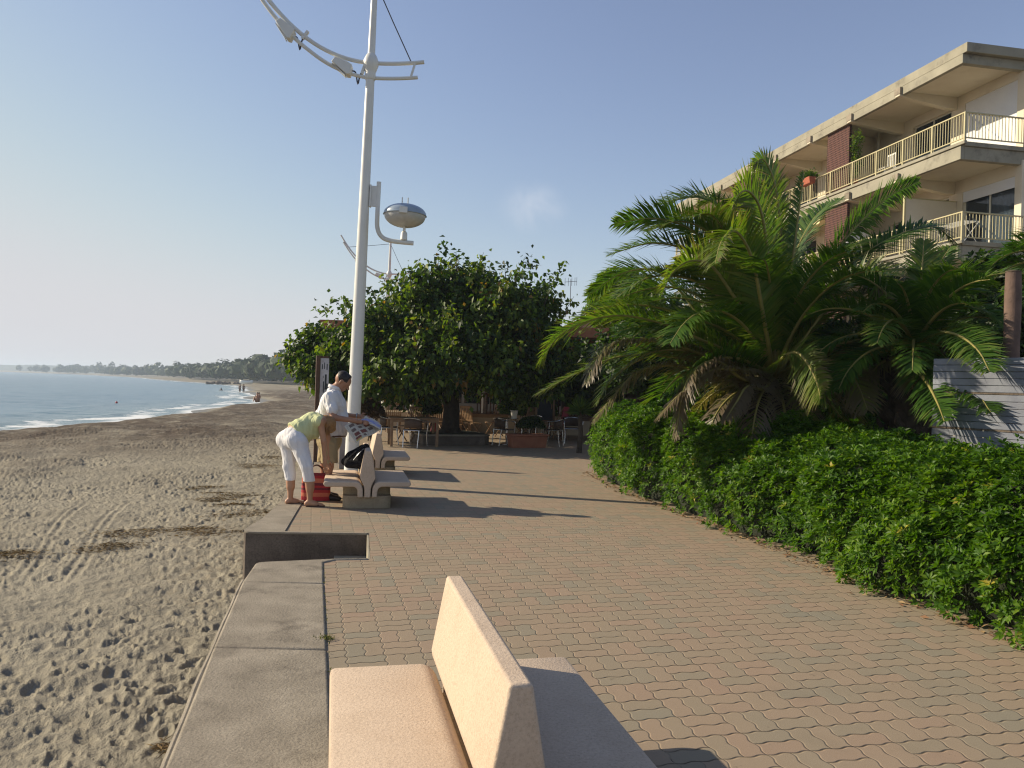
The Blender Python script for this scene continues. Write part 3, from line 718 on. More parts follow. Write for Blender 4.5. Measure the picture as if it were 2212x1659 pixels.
# ---- standing man, facing right, head bent over the newspaper
def build_man():
    t = empty('person', (-2.42,10.75,0), 0, 'man in white polo shirt and khaki shorts reading a newspaper beside the lamp mast', 'person')
    C = lambda x, y, d=0: CR(x, y, d)
    hipN, hipF = C(598,850,-.10), C(590,850,.10)
    kneeN, kneeF = C(596,1115,-.11), C(545,1110,.12)
    ankN, ankF = Vector((C(590,1410).x, 10.64, .085)), Vector((C(520,1410).x, 10.90, .085))
    pel = C(605,800); wai = C(625,690); che = C(640,470); shN, shF = C(610,385,-.19), C(660,380,.19); nk = C(655,300)
    nk2 = C(690,262); hd = C(748,208); 
    elN, wrN, haN = C(640,600,-.27), C(880,636,-.20), C(925,645,-.16)
    elF, wrF, haF = C(730,575,.26), C(905,588,.14), C(950,592,.10)
    body = [(pel, wai, .145, .150, .05), (wai, che, .150, .150, .06), (C(620,450,-.08), C(630,450,.08), .125, .125, .05), (shN, shF, .075, .075, .06),
            (che, nk, .11, .065, .05), (nk, nk2, .062, .060, .03),
            (hipN, kneeN, .092, .060, .03), (kneeN, ankN+Vector((-.01,0,.13)), .058, .050, .02), (ankN+Vector((-.01,0,.2)), ankN, .052, .036, .03),
            (hipF, kneeF, .092, .060, .03), (kneeF, ankF+Vector((-.01,0,.13)), .058, .050, .02), (ankF+Vector((-.01,0,.2)), ankF, .052, .036, .03),
            (shN, elN, .056, .045, .03), (elN, wrN, .043, .029, .02), (wrN, haN, .028, .030, .02),
            (shF, elF, .056, .045, .03), (elF, wrF, .043, .029, .02), (wrF, haF, .028, .030, .02)]
    # head: skull, jaw, nose, brow, ear, lips (face looks right and down)
    fd = (C(835,285)-C(735,212)).normalized(); fd.y = 0; fd = fd.normalized(); dn = Vector((fd.z, 0, -fd.x)); dn = -dn if dn.z > 0 else dn
    sy = Vector((0,1,0))
    body += [(hd-fd*.028-dn*.012, hd+fd*.012, .096, .094, .03, (1,.82,1)), (hd+fd*.03+dn*.03, hd+fd*.045+dn*.085, .060, .042, .03), (hd+fd*.055+dn*.11, hd+fd*.062+dn*.115, .024, .022, .02),
             (hd+fd*.088+dn*.018, hd+fd*.118+dn*.060, .010, .017, .014), (hd+fd*.088+dn*.005-sy*.03, hd+fd*.088+dn*.005+sy*.03, .014, .014, .012),
             (hd+fd*.088+dn*.083-sy*.018, hd+fd*.088+dn*.083+sy*.018, .010, .010, .008), (hd+fd*.082+dn*.100-sy*.014, hd+fd*.082+dn*.100+sy*.014, .010, .010, .008),
             (hd-fd*.005+dn*.012-sy*.082, hd-fd*.012+dn*.055-sy*.080, .022, .013, .008, (1,.5,1)), (hd-fd*.005+dn*.012+sy*.082, hd-fd*.012+dn*.055+sy*.080, .022, .013, .008, (1,.5,1))]
    fwd = Vector((1,.05,-.12)).normalized()
    body += finger_prims(haN+fwd*.01, fwd, Vector((0,.4,1)), Vector((0,-1,.3)), curl=.55)
    body += finger_prims(haF+fwd*.01, fwd, Vector((0,-.4,1)), Vector((0,1,.3)), curl=.6)
    sdf_obj('body', body, M['skin'], t, .0075)
    # polo shirt
    sh = [(C(600,790), wai, .178, .176, .06), (wai, che, .176, .168, .07), (C(612,455,-.10), C(632,455,.10), .142, .142, .06), (shN+Vector((0,.01,0)), shF, .088, .088, .07), (che, nk, .128, .078, .05),
          (shN, shN.lerp(elN, .62), .074, .075, .03), (shF, shF.lerp(elF, .62), .074, .075, .03), (C(560,560,0), C(535,760,0), .13, .135, .06), (C(700,600), C(690,760), .11, .115, .06),
          (nk+Vector((-.02,0,-.02)), nk+Vector((.015,0,.028)), .076, .070, .02)]
    dN = (elN-shN).normalized(); dF = (elF-shF).normalized()
    hem = C(590,812)
    # the shirt trunk stops at the hem, the sleeves at mid upper arm
    V1, q1 = sdf_mesh(sh, .0075, .03, [(hem, (0.06,0,-1)), (nk+Vector((.012,0,.028)), (.35,0,1))], .010, (.5,0,1))
    s = fast_obj('polo_shirt', V1-np.array(t.location), [q1], M['whitecotton'], t, smooth=180)
    col = MB(); cc = nk+Vector((.0,0,.018))
    V = []; 
    for k in range(20):
        a = 2*PI*k/20
        for r_, z_ in ((.076,-.012),(.070,.034),(.082,.030),(.094,-.012)):
            V.append(cc+Vector((math.cos(a)*r_*1.02, math.sin(a)*r_, z_-.30*math.cos(a)*r_)))
    col.add(V, [(k*4+j, ((k+1) % 20)*4+j, ((k+1) % 20)*4+(j+1) % 4, k*4+(j+1) % 4) for k in range(20) for j in range(4)])
    wchild(col, 'collar', M['whitecotton'], t, smooth=180)
    # shorts with hems at the knee
    ss = [(C(600,775), C(598,850), .165, .165, .05), (hipN+Vector((0,0,-.02)), kneeN.lerp(hipN, .0)+Vector((0,-.01,0)), .118, .108, .04), (hipF+Vector((0,0,-.02)), kneeF, .118, .108, .04)]
    sdf_obj('shorts', ss, M['khaki'], t, .0075, .03, [(C(560,1072), (.05,0,-1)), (C(600,790), (0,0,1))], .009)
    mb = MB(); mb.tube([C(605,815,-.17)+Vector((.168*math.cos(a)-.0,.17+.165*math.sin(a),.02)) for a in np.linspace(0, 2*PI, 24)], .014, 6, False)
    wchild(mb, 'belt', M['sandal'], t)
    hp = [(hd-fd*.030-dn*.020, hd+fd*.012-dn*.022, .101, .094, .03, (1,.85,1)), (hd-fd*.055+dn*.02, hd-fd*.05+dn*.055, .060, .048, .03, (1,1.1,1)),
          (hd+fd*.04-dn*.055-sy*.03, hd+fd*.05-dn*.055+sy*.03, .042, .042, .02)]
    sdf_obj('hair', hp, M['hair'], t, .006, .02, [(hd+fd*.066, fd-dn*.10), (hd+dn*.065, dn-fd*.9+Vector((0,0,0))*0)])
    for sg in (-1,1):
        mb = MB(); mb.lathe([(.002,-.006),(.008,-.004),(.010,0),(.008,.004),(.002,.006)], 8, hd+fd*.092+dn*.022+sy*sg*.032)
        wchild(mb, 'eye', M['dark_eye'], t)
    for nm, an in (('shoe', ankN), ('shoe', ankF)):
        a = Vector((an.x, an.y, 0))
        sdf_obj(nm, [(a+Vector((-.045,0,.045)), a+Vector((.03,0,.055)), .043, .045, .03), (a+Vector((.03,0,.045)), a+Vector((.165,-.012,.030)), .044, .034, .03)], M['shoe'], t, .0065, .03, [(a+Vector((0,0,.004)), (0,0,-1))])
        mb = MB(); mb.tube([a+Vector((-.01,0,.075)), a+Vector((-.012,0,.125))], [.046,.045], 14); wchild(mb, 'sock', M['shoe'], t)
    mb = MB(); w_ = C(888,584,.145); mb.tube([w_+Vector((0, math.cos(a)*.034, math.sin(a)*.034)) for a in np.linspace(0, 2*PI, 16)], .010, 6, False)
    wchild(mb, 'wrist_watch', M['steel'], t)
    return t
man = build_man()

# ---- newspaper held open in his hands
def build_paper():
    mats = [pm('newsprint', (.60,.55,.46), (.54,.49,.41), 9, .9, .001, 40, spec=.1), pm('print_photo_red', (.26,.09,.07), (.12,.05,.05), 60, .9), pm('print_photo_dark', (.10,.08,.08), (.22,.16,.13), 70, .9),
            pm('print_text', (.36,.33,.29), (.28,.26,.23), 120, .9), pm('print_blue', (.20,.24,.50), (.46,.42,.58), 26, .9), pm('print_yellow', (.55,.42,.12), None, 20, .9)]
    C = lambda x, y, d=0: CR(x, y, d)
    a, b, c, d = C(752,695,-.32), C(985,578,.06), C(1140,720,.02), C(880,872,-.34)     # lower sheet: left, hand, right, bottom
    nu, nv = 48, 40
    V, F_, mi = [], [], []
    def pt(u, v):
        p = a.lerp(b, v).lerp(d.lerp(c, v), u)
        return p+Vector((.0,-.05*math.sin(PI*v)*math.sin(PI*.8*u+.3), .015*math.sin(PI*v*2)))
    for i in range(nu+1):
        for j in range(nv+1): V.append(pt(i/nu, j/nv))
    blocks = [(.10,.26,.16,.34,2),(.36,.50,.12,.30,2),(.58,.74,.12,.32,1),(.56,.74,.40,.62,1),(.34,.46,.42,.58,2),(.12,.26,.44,.72,1),(.60,.74,.70,.86,2),(.34,.50,.68,.9,1),(.80,.9,.08,.30,1),(.80,.92,.40,.5,2)]
    for i in range(nu):
        for j in range(nv):
            u, v = (i+.5)/nu, (j+.5)/nv; k = 0
            if i % 2 == 0 and .06 < v < .94 and .06 < u < .95 and (j*7+i*3) % 11 < 7: k = 3
            for u0, u1, v0, v1, q in blocks:
                if u0 < u < u1 and v0 < v < v1: k = q
            if .90 < u < .96 and .05 < v < .28: k = 5
            n0 = i*(nv+1)+j; F_.append((n0, n0+1, n0+nv+2, n0+nv+1)); mi.append(k)
    # upper page folded over the hands: a curved flap with blue print
    n0 = len(V); e = C(985,580,.07); f2 = C(1148,678,.03); 
    fu, fv = 16, 24
    for i in range(fu+1):
        for j in range(fv+1):
            v = j/fv; s_ = i/fu
            top = C(935+ (1150-935)*v, 600+ (683-600)*v - 40*math.sin(PI*v)*.9, .10)
            low = C(920+(1138-920)*v, 640+(728-640)*v-10*math.sin(PI*v), -.10)
            p = top.lerp(low, s_); p.y -= .05*math.sin(PI*s_); V.append(p)
    for i in range(fu):
        for j in range(fv):
            k0 = n0+i*(fv+1)+j; F_.append((k0, k0+1, k0+fv+2, k0+fv+1))
            u, v = i/fu, j/fv
            mi.append(0 if u < .18 and v < .75 else 4 if .2 < u < .6 else 1 if v < .3 and u > .5 else 0 if (i+j) % 5 else 4)
    o = mesh_obj('newspaper', V, F_, mats, None, 180, mi)
    m = o.modifiers.new('thick', 'SOLIDIFY'); m.thickness = .002
    return tag(o, 'open newspaper with coloured pictures held by the man in the polo shirt', 'newspaper')
build_paper()

# ---- woman bending over the striped bag
def build_woman():
    t = empty('person', (-2.65,10.15,0), 0, 'blonde woman in lime top and white cropped trousers bending over a striped bag', 'person')
    C = lambda x, y, d=0: CR(x, y, d, 10.15)
    hL, hR = C(165,835,.13), C(265,850,-.04)
    kL, kR = C(172,1120,.09), C(360,1120,-.10)
    aL = C(183,1470,.05); aR = C(388,1480,-.08); aL.z = .075; aR.z = .075
    wai = C(280,740,.06); che = C(420,655,.16); shN = C(500,640,.04); shF = C(545,630,.36); nk = C(540,640,.22); hd = C(568,668,.24)
    elN, wrN, haN = C(538,850,.06), C(548,1050,.10), C(552,1110,.12)
    elF, wrF, haF = C(590,850,.42), C(585,1030,.40), C(580,1085,.40)
    body = [(C(150,838,.12), C(245,842,-.02), .112, .112, .05), (C(215,790,.05), wai, .13, .118, .06), (wai, che, .118, .125, .06), (shN, shF, .06, .06, .06), (che, nk, .10, .05, .05), (nk, hd, .048, .05, .03),
            (hL, kL, .098, .060, .04), (kL, aL+Vector((0,0,.16)), .056, .050, .03), (aL+Vector((0,0,.22)), aL, .050, .032, .03),
            (hR, kR, .098, .060, .04), (kR, aR+Vector((0,0,.16)), .056, .050, .03), (aR+Vector((0,0,.22)), aR, .050, .032, .03),
            (shN, elN, .044, .036, .03), (elN, wrN, .036, .024, .02), (wrN, haN, .023, .026, .02),
            (shF, elF, .044, .036, .03), (elF, wrF, .036, .024, .02), (wrF, haF, .023, .026, .02)]
    for a, f_ in ((aL, Vector((.8,.55,0))), (aR, Vector((.95,.2,0)))):
        f_ = f_.normalized(); g = Vector((a.x, a.y, 0)); sd = Vector((-f_.y, f_.x, 0))
        body += [(g-f_*.035+Vector((0,0,.04)), g+f_*.06+Vector((0,0,.045)), .034, .032, .03), (g+f_*.06+Vector((0,0,.035)), g+f_*.145+Vector((0,0,.026)), .032, .024, .03, (1.1,1.1,.8))]
        for k in range(5): body.append((g+f_*.14+sd*(k-2)*.014+Vector((0,0,.024)), g+f_*(.178-.006*abs(k-1))+sd*(k-2)*.015+Vector((0,0,.021)), .009, .008, .006))
    # head hangs down, face towards the bag
    fd = Vector((.55,.15,-.80)).normalized(); dn = Vector((-.80,-.10,-.55)).normalized(); sy = fd.cross(dn).normalized()
    body += [(hd-fd*.02, hd+fd*.015, .088, .086, .03), (hd+fd*.03+dn*.03, hd+fd*.04+dn*.07, .052, .036, .03), (hd+fd*.082+dn*.01, hd+fd*.104+dn*.045, .009, .014, .012),
             (hd+fd*.08+dn*.072-sy*.016, hd+fd*.08+dn*.072+sy*.016, .009, .009, .008), (hd+dn*.015+sy*.082, hd+dn*.045+sy*.08, .018, .011, .008), (hd+dn*.015-sy*.082, hd+dn*.045-sy*.08, .018, .011, .008)]
    body += finger_prims(haN, Vector((.05,.1,-1)), Vector((1,.2,0)), Vector((-.2,-1,0)), .014, .066, .75, .0078)
    body += finger_prims(haF, Vector((0,.1,-1)), Vector((1,-.2,0)), Vector((-.2,1,0)), .014, .066, .75, .0078)
    sdf_obj('body', body, M['skin2'], t, .0075)
    pr = [(C(165,835,.10), C(250,842,-.0), .118, .118, .06), (C(140,835,.13), C(168,850,.12), .128, .122, .035), (C(245,835,-.03), C(272,860,-.04), .132, .124, .035), (C(215,800,.05), wai+Vector((-.01,0,-.01)), .138, .130, .05),
          (C(170,870,.12), kL, .112, .076, .03), (C(272,880,-.04), kR, .114, .078, .03), (kL, aL+Vector((0,0,.2)), .074, .062, .02), (kR, aR+Vector((0,0,.2)), .076, .066, .02)]
    ax = (che-wai).normalized()
    sdf_obj('trousers', pr, M['whitecotton'], t, .0075, .03, [(C(250,1268), (.03,0,-1)), (C(262,735,.06), ax)], .006, (.3,0,1))
    tp = [(C(235,765,.05), wai, .150, .137, .05), (wai, che, .135, .145, .06), (C(360,735,.10), C(430,745,.16), .10, .105, .05), (shN+Vector((-.02,0,0)), shF, .072, .072, .06), (che, nk, .115, .058, .04),
          (C(350,800,.12), C(365,850,.12), .05, .025, .06)]
    sdf_obj('top', tp, M['lime'], t, .0075, .03, [(C(228,770,.05), -ax), (C(520,640,.2), Vector((1,.25,-.15)))], .005, (1,0,.3))
    hp = [(hd-fd*.03, hd-fd*.005-dn*.02, .098, .097, .03), (hd-dn*.04+fd*.04, hd-dn*.03+fd*.10, .070, .04, .03), (hd+sy*.055, hd+sy*.05+fd*.09, .050, .030, .03), (hd-sy*.055, hd-sy*.05+fd*.11, .050, .026, .03)]
    hb = sdf_obj('hair', hp, M['blonde'], t, .006, .03)
    mb = MB(); 
    for k in range(160):
        a = random.random()*2*PI; o = hd-fd*.0+(sy*math.cos(a)-dn*abs(math.sin(a)))*random.uniform(.07,.098)
        e = o+Vector((random.uniform(-.02,.03), random.uniform(-.02,.02), -random.uniform(.08,.16)))
        mb.tube([o, o.lerp(e, .5)+(sy*math.cos(a)-dn*abs(math.sin(a)))*.012, e], [.006,.005,.002], 4)
    wchild(mb, 'loose_hair', M['blonde'], t)
    for nm, a, f_ in (('sandal', aL, Vector((.8,.55,0))), ('sandal', aR, Vector((.95,.2,0)))):
        f_ = f_.normalized(); g = Vector((a.x, a.y, 0)); sd = Vector((-f_.y, f_.x, 0))
        mb = MB(); pl = [(-.055,0),(-.04,.03),(.03,.032),(.12,.042),(.17,.036),(.195,.008),(.19,-.02),(.15,-.036),(.03,-.028),(-.04,-.03)]
        mb.prism([tuple((g+f_*x+sd*y)[:2]) for x, y in pl], lambda p: Vector((p[0], p[1], .003)), lambda p: Vector((p[0], p[1], .016)))
        mb.tube([g+f_*.11-sd*.034+Vector((0,0,.015)), g+f_*.10+Vector((0,0,.058)), g+f_*.11+sd*.036+Vector((0,0,.015))], .008, 6)
        wchild(mb, nm, M['sandal'], t)
    return t
woman = build_woman()

# ---- striped beach bag in front of her, rucksack on the bench
def stripe_mat():
    m, nt, b = new_mat('red_stripes')
    z = nt.new('ShaderNodeSeparateXYZ'); nt.put(z.inputs[0], nt.obj())
    n = nt.math('ADD', z.outputs[2], nt.math('MULTIPLY', nt.noise(nt.obj(), 5, 2), .012))
    f = nt.math('DIVIDE', n, .36)
    col = nt.ramp(f, [(0, (.42,.025,.035)), (.18, (.58,.16,.09)), (.32, (.44,.03,.035)), (.42, (.16,.02,.035)), (.50, (.44,.03,.04)), (.58, (.17,.025,.04)), (.68, (.58,.17,.10)), (.84, (.42,.02,.03)), (.95, (.22,.02,.03))], 'CONSTANT')
    nt.put(b.inputs['Base Color'], nt.mix(nt.mapr(nt.noise(nt.obj(), 90, 3), .3, .7, 0, .3), col, nt.mix(1., col, (.6,.6,.6), 'MULTIPLY')))
    b.inputs['Roughness'].default_value = .9; nt.put(b.inputs['Normal'], nt.bump(nt.noise(nt.obj(), 120, 3), .6, .003)); return m
def build_bag():
    c = CR(448,1470,0,10.62); t = empty('beach_bag', (c.x+.005, c.y, 0), R(10), 'red and orange striped beach bag standing at the bending woman\'s feet', 'bag')
    V = []; n = 28; lv = 12
    for i in range(lv+1):
        z = .004+.36*i/lv; s = 1-.05*(i/lv)+.03*math.sin(PI*i/lv); dpt = .085*(1-.45*i/lv)
        for k in range(n):
            a = 2*PI*k/n; cx, sx = math.cos(a), math.sin(a)
            V.append((.19*s*math.copysign(abs(cx)**.35, cx), dpt*math.copysign(abs(sx)**.6, sx)+.008*math.sin(5*a+i*.5), z+(.012*math.sin(3*a) if i == lv else 0)))
    F_ = [(i*n+k, i*n+(k+1) % n, (i+1)*n+(k+1) % n, (i+1)*n+k) for i in range(lv) for k in range(n)]+[list(range(n-1,-1,-1))]
    o = mesh_obj('bag_body', V, F_, stripe_mat(), t, 60); s = o.modifiers.new('thick', 'SOLIDIFY'); s.thickness = .006
    for y in (-.045,.045):
        mb = MB(); mb.tube(catmull([(-.10,y,.34),(-.085,y*.8,.42),(0,y*.5,.475),(.085,y*.8,.42),(.10,y,.34)], 16), .009, 6); mb.build('handle', M['sandal'], t)
build_bag()
def build_rucksack():
    C = lambda x, y, d=0: CR(x, y, d, 10.5)
    t = empty('rucksack', C(880,1135,0), 0, 'black rucksack slumped on the bench seat against its backrest', 'rucksack')
    pr = [(C(800,1085,-.05), C(930,1085,-.05), .062, .075, .05), (C(800,1085,.16), C(920,1080,.16), .062, .075, .05), (C(850,1030,.05), C(960,950,.05), .10, .085, .06), (C(930,1000,-.08), C(985,905,-.02), .06, .04, .05), (C(760,1065,.05), C(830,1030,.05), .05, .08, .05)]
    zb = .352
    pr = [tuple([Vector((p[0].x, p[0].y, max(p[0].z, zb+.045))), Vector((p[1].x, p[1].y, max(p[1].z, zb+.045)))])+p[2:] for p in pr]
    sdf_obj('pack', pr, M['black'], t, .009, .05, [(Vector((0,0,zb+.003)), (0,0,-1))])
    for d in (-.10,.08):
        mb = MB(); mb.tube(catmull([C(985,910,d), C(930,925,d-.07), C(850,990,d-.09), C(790,1050,d-.04)], 14), .014, 6); wchild(mb, 'strap', M['black'], t)
    mb = MB(); mb.tube(catmull([C(960,930,-.13), C(905,985,-.16), C(850,1050,-.13)], 10), .005, 5); wchild(mb, 'zip', M['steel'], t)
build_rucksack()
# ================================================================== foliage helpers
def unit(a): return a/np.maximum(np.linalg.norm(a, axis=-1, keepdims=True), 1e-9)
def leaf_batch(base, d, nrm, L, W, fold=.25, droop=0.):
    d = unit(d); s = unit(np.cross(d, nrm)); n = np.cross(s, d)
    L = np.asarray(L)[:, None]; W = np.asarray(W)[:, None]
    tip = base+d*L; tip[:, 2] -= droop*L[:, 0]
    mid = base+d*L*.45
    l = mid-s*W/2+n*W*fold; r = mid+s*W/2+n*W*fold
    V = np.stack([base, r, tip, l], 1).reshape(-1, 3)
    k = np.arange(len(base))[:, None]*4
    T = np.concatenate([k+np.array([[0,1,2]]), k+np.array([[0,2,3]])])
    return V, T
def rosettes(pos, axis, n, L, W, rng, lo=35, hi=85, jit=.25):
    m = len(pos); axis = unit(axis)
    ref = np.where(np.abs(axis[:, 2:3]) < .9, np.array([[0,0,1.]]), np.array([[1.,0,0]]))
    a = unit(np.cross(axis, ref)); b = np.cross(axis, a)
    ph = rng.uniform(0, 2*PI, (m, 1))+np.arange(n)[None]*2.4
    th = R(1)*rng.uniform(lo, hi, (m, n))
    d = axis[:, None]*np.cos(th)[..., None]+(a[:, None]*np.cos(ph)[..., None]+b[:, None]*np.sin(ph)[..., None])*np.sin(th)[..., None]
    d = d+rng.normal(0, jit*.4, d.shape)
    nr = np.repeat(axis[:, None], n, 1)+rng.normal(0, jit, d.shape)
    base = np.repeat(pos[:, None], n, 1)+d*.01
    q = m*n
    return leaf_batch(base.reshape(q, 3), d.reshape(q, 3), nr.reshape(q, 3), rng.uniform(L*.7, L*1.2, q), rng.uniform(W*.8, W*1.2, q), .22, .12)
GREENS = [(0, (.018,.052,.005)), (.35, (.050,.122,.007)), (.62, (.100,.188,.010)), (.82, (.165,.235,.020)), (.93, (.20,.23,.03)), (1, (.36,.31,.05))]
M['hedgeleaf'] = leaf_mat('glossy_hedge_leaf', GREENS, .48, .36, .28, (1.7,1.8,.45))
M['inner'] = pm('near_black_green', (.018,.028,.010), (.010,.012,.006), 12, .9, .02, 30)
M['twig'] = pm('twig_bark', (.10,.075,.05), (.06,.045,.03), 14, .9, .004, 60)

# ------------------------------------------------------------------ hedge along the promenade
HB = [(1.40,15.25), (1.703,12.54), (2.188,10.562), (2.624,8.858), (2.931,7.158), (3.069,6.462), (3.306,5.567), (3.412,5.166), (3.62,4.3), (3.80,3.3), (4.05,1.8), (4.3,.4)]
def hedge_piece(name, pts, hfun, depth, label, nros, seed, cap0=False, nl=9, lsz=.062):
    rng = np.random.default_rng(seed)
    pts = np.array(pts, float); seg = np.linalg.norm(np.diff(pts, axis=0), axis=1); cum = np.concatenate([[0], np.cumsum(seg)])
    T = cum[-1]
    def at(s):
        x = np.interp(s, cum, pts[:, 0]); y = np.interp(s, cum, pts[:, 1])
        e = .3; dx = np.interp(s+e, cum, pts[:, 0])-np.interp(s-e, cum, pts[:, 0]); dy = np.interp(s+e, cum, pts[:, 1])-np.interp(s-e, cum, pts[:, 1])
        l = np.hypot(dx, dy)+1e-9
        return x, y, -dy/l, dx/l                       # inward normal (to the right of the walk)
    def surf(s, w, off):
        x, y, nx, ny = at(s); h = hfun(s, y)
        a = np.clip(w, 0, 1)*PI/2; rD = .55
        dpt = np.where(w <= 1, rD*(1-np.cos(a)**.55), rD+(w-1)*(depth-rD)); hh = np.where(w <= 1, h*np.sin(a)**.62, h)
        nf = np.where(w <= 1, -np.cos(a), 0); nz = np.where(w <= 1, np.sin(a), 1)
        bulge = (fbm(s*1.3+seed, w*2.2, 3, seed)-.5)*.66+(fbm(s*4, w*6, 2, seed+5)-.5)*.16
        ends = np.minimum(1, np.minimum(s+.02, T-s+.02)/.55); k = np.sqrt(np.clip(1-(1-ends)**2, 0, 1))
        if not cap0: k = np.maximum(k, 0)*0+1
        hh = hh*(.35+.65*k); dpt = dpt+(1-k)*.35
        o = off+bulge
        X = x+nx*(dpt+nf*o); Y = y+ny*(dpt+nf*o); Z = np.maximum(hh+nz*o, .015)
        return np.stack([X, Y, Z], -1), np.stack([nx*nf, ny*nf, nz*np.ones_like(nx)], -1)
    root = empty(name, (pts[len(pts)//2,0], pts[len(pts)//2,1], 0), 0, label, 'hedge')
    s = rng.uniform(0, T, nros); w = rng.uniform(0.0, 2.0, nros); w = np.where(w > 1, 1+(w-1)*.999, w)
    # more leaves where the hedge stands near the eye
    _, yy, _, _ = at(s); keep = rng.uniform(0, 1, nros) < np.clip(7.5/yy, .35, 1); s, w = s[keep], w[keep]
    off = -np.abs(rng.normal(0, .075, len(s)))+rng.uniform(0, .05, len(s))+(rng.uniform(0, 1, len(s)) < .04)*rng.uniform(.03, .13, len(s))
    p, n = surf(s, w, off)
    p[:, 2] = np.maximum(p[:, 2], .03)
    V, Tt = rosettes(p, n*.8+np.array([0,0,.55])+rng.normal(0, .35, n.shape), nl, lsz, lsz*.40, rng)
    g = fbm(s*2.2, w*3, 3, seed+9)
    rn = np.clip(rng.normal(.42, .16, (len(s), nl))+(g[:, None]-.5)*.5+(rng.uniform(0, 1, (len(s), 1)) < .012)*.5, 0, 1)
    rnd = np.repeat(rn.reshape(-1), 4)
    fo = fast_obj('foliage', V-np.array(root.location), [Tt], M['hedgeleaf'], root, None, {'rnd': rnd})
    # added solid dark sheet that keeps the hedge from showing through
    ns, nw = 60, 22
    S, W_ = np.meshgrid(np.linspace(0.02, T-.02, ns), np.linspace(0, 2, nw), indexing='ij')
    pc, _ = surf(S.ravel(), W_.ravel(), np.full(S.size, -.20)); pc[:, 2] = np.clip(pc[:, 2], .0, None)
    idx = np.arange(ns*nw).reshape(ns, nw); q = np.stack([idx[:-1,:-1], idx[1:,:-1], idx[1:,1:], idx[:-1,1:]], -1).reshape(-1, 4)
    fast_obj('dark_core', pc-np.array(root.location), [q], M['inner'], root, 180)
    return root
def ih(ys, hs): return lambda s, y: np.interp(y, ys, hs)+(fbm(y*1.1, y*0, 3, 4)-.5)*.16
hedge_piece('hedge', HB[1:], ih([4,7,9,10.5,13], [.97,.97,1.10,1.18,1.16]), 2.3, 'long dense green hedge bordering the paved promenade in front of the big palm', 20500, 3)
hedge_piece('hedge', [(1.46,15.2), (1.52,14.4), (1.72,12.9), (1.95,11.9)], ih([10,16], [1.20,1.24]), 1.9, 'short rounded hedge block at the far end of the row, beside the restaurant terrace', 5600, 14, True)

def bush(name, c, rad, n, L, W, mat, label, cat, seed, lean=.4, nl=8, shell=.35, zmin=.02, stems=True, rn0=.4):
    rng = np.random.default_rng(seed); root = empty(name, (c[0], c[1], 0), 0, label, cat)
    d = unit(rng.normal(0, 1, (n, 3))); d[:, 2] = np.abs(d[:, 2])*.95-.12
    k = 1-shell*np.abs(rng.normal(0, .5, n)); lump = 1+(fbm(d[:, 0]*2.6+seed, d[:, 1]*2.6+d[:, 2]*2, 3, seed)-.5)*.55
    p = d*(k*lump)[:, None]*np.array(rad)+np.array(c); p[:, 2] = np.maximum(p[:, 2], zmin)
    V, T = rosettes(p, d+np.array([0,0,lean])+rng.normal(0, .3, d.shape), nl, L, W, rng)
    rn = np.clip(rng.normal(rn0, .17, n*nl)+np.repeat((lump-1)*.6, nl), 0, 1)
    fast_obj('foliage', V-np.array(root.location), [T], mat, root, None, {'rnd': np.repeat(rn, 4)})
    if stems:
        mb = MB()
        for q in range(14):
            e = Vector(p[rng.integers(n)]); b = Vector((c[0]+random.uniform(-.12,.12), c[1]+random.uniform(-.12,.12), 0)); mb.tube([b, b.lerp(e, .5)+Vector((0,0,.08)), e], [.016,.011,.004], 5)
        wchild(mb, 'stems', M['twig'], root)
    return root
bush('shrub', (4.05,10.1,.72), (1.15,.8,.66), 2300, .085, .03, M['hedgeleaf'], 'dark shaded shrub behind the long hedge, under the big palm\'s right fronds', 'shrub', 41)

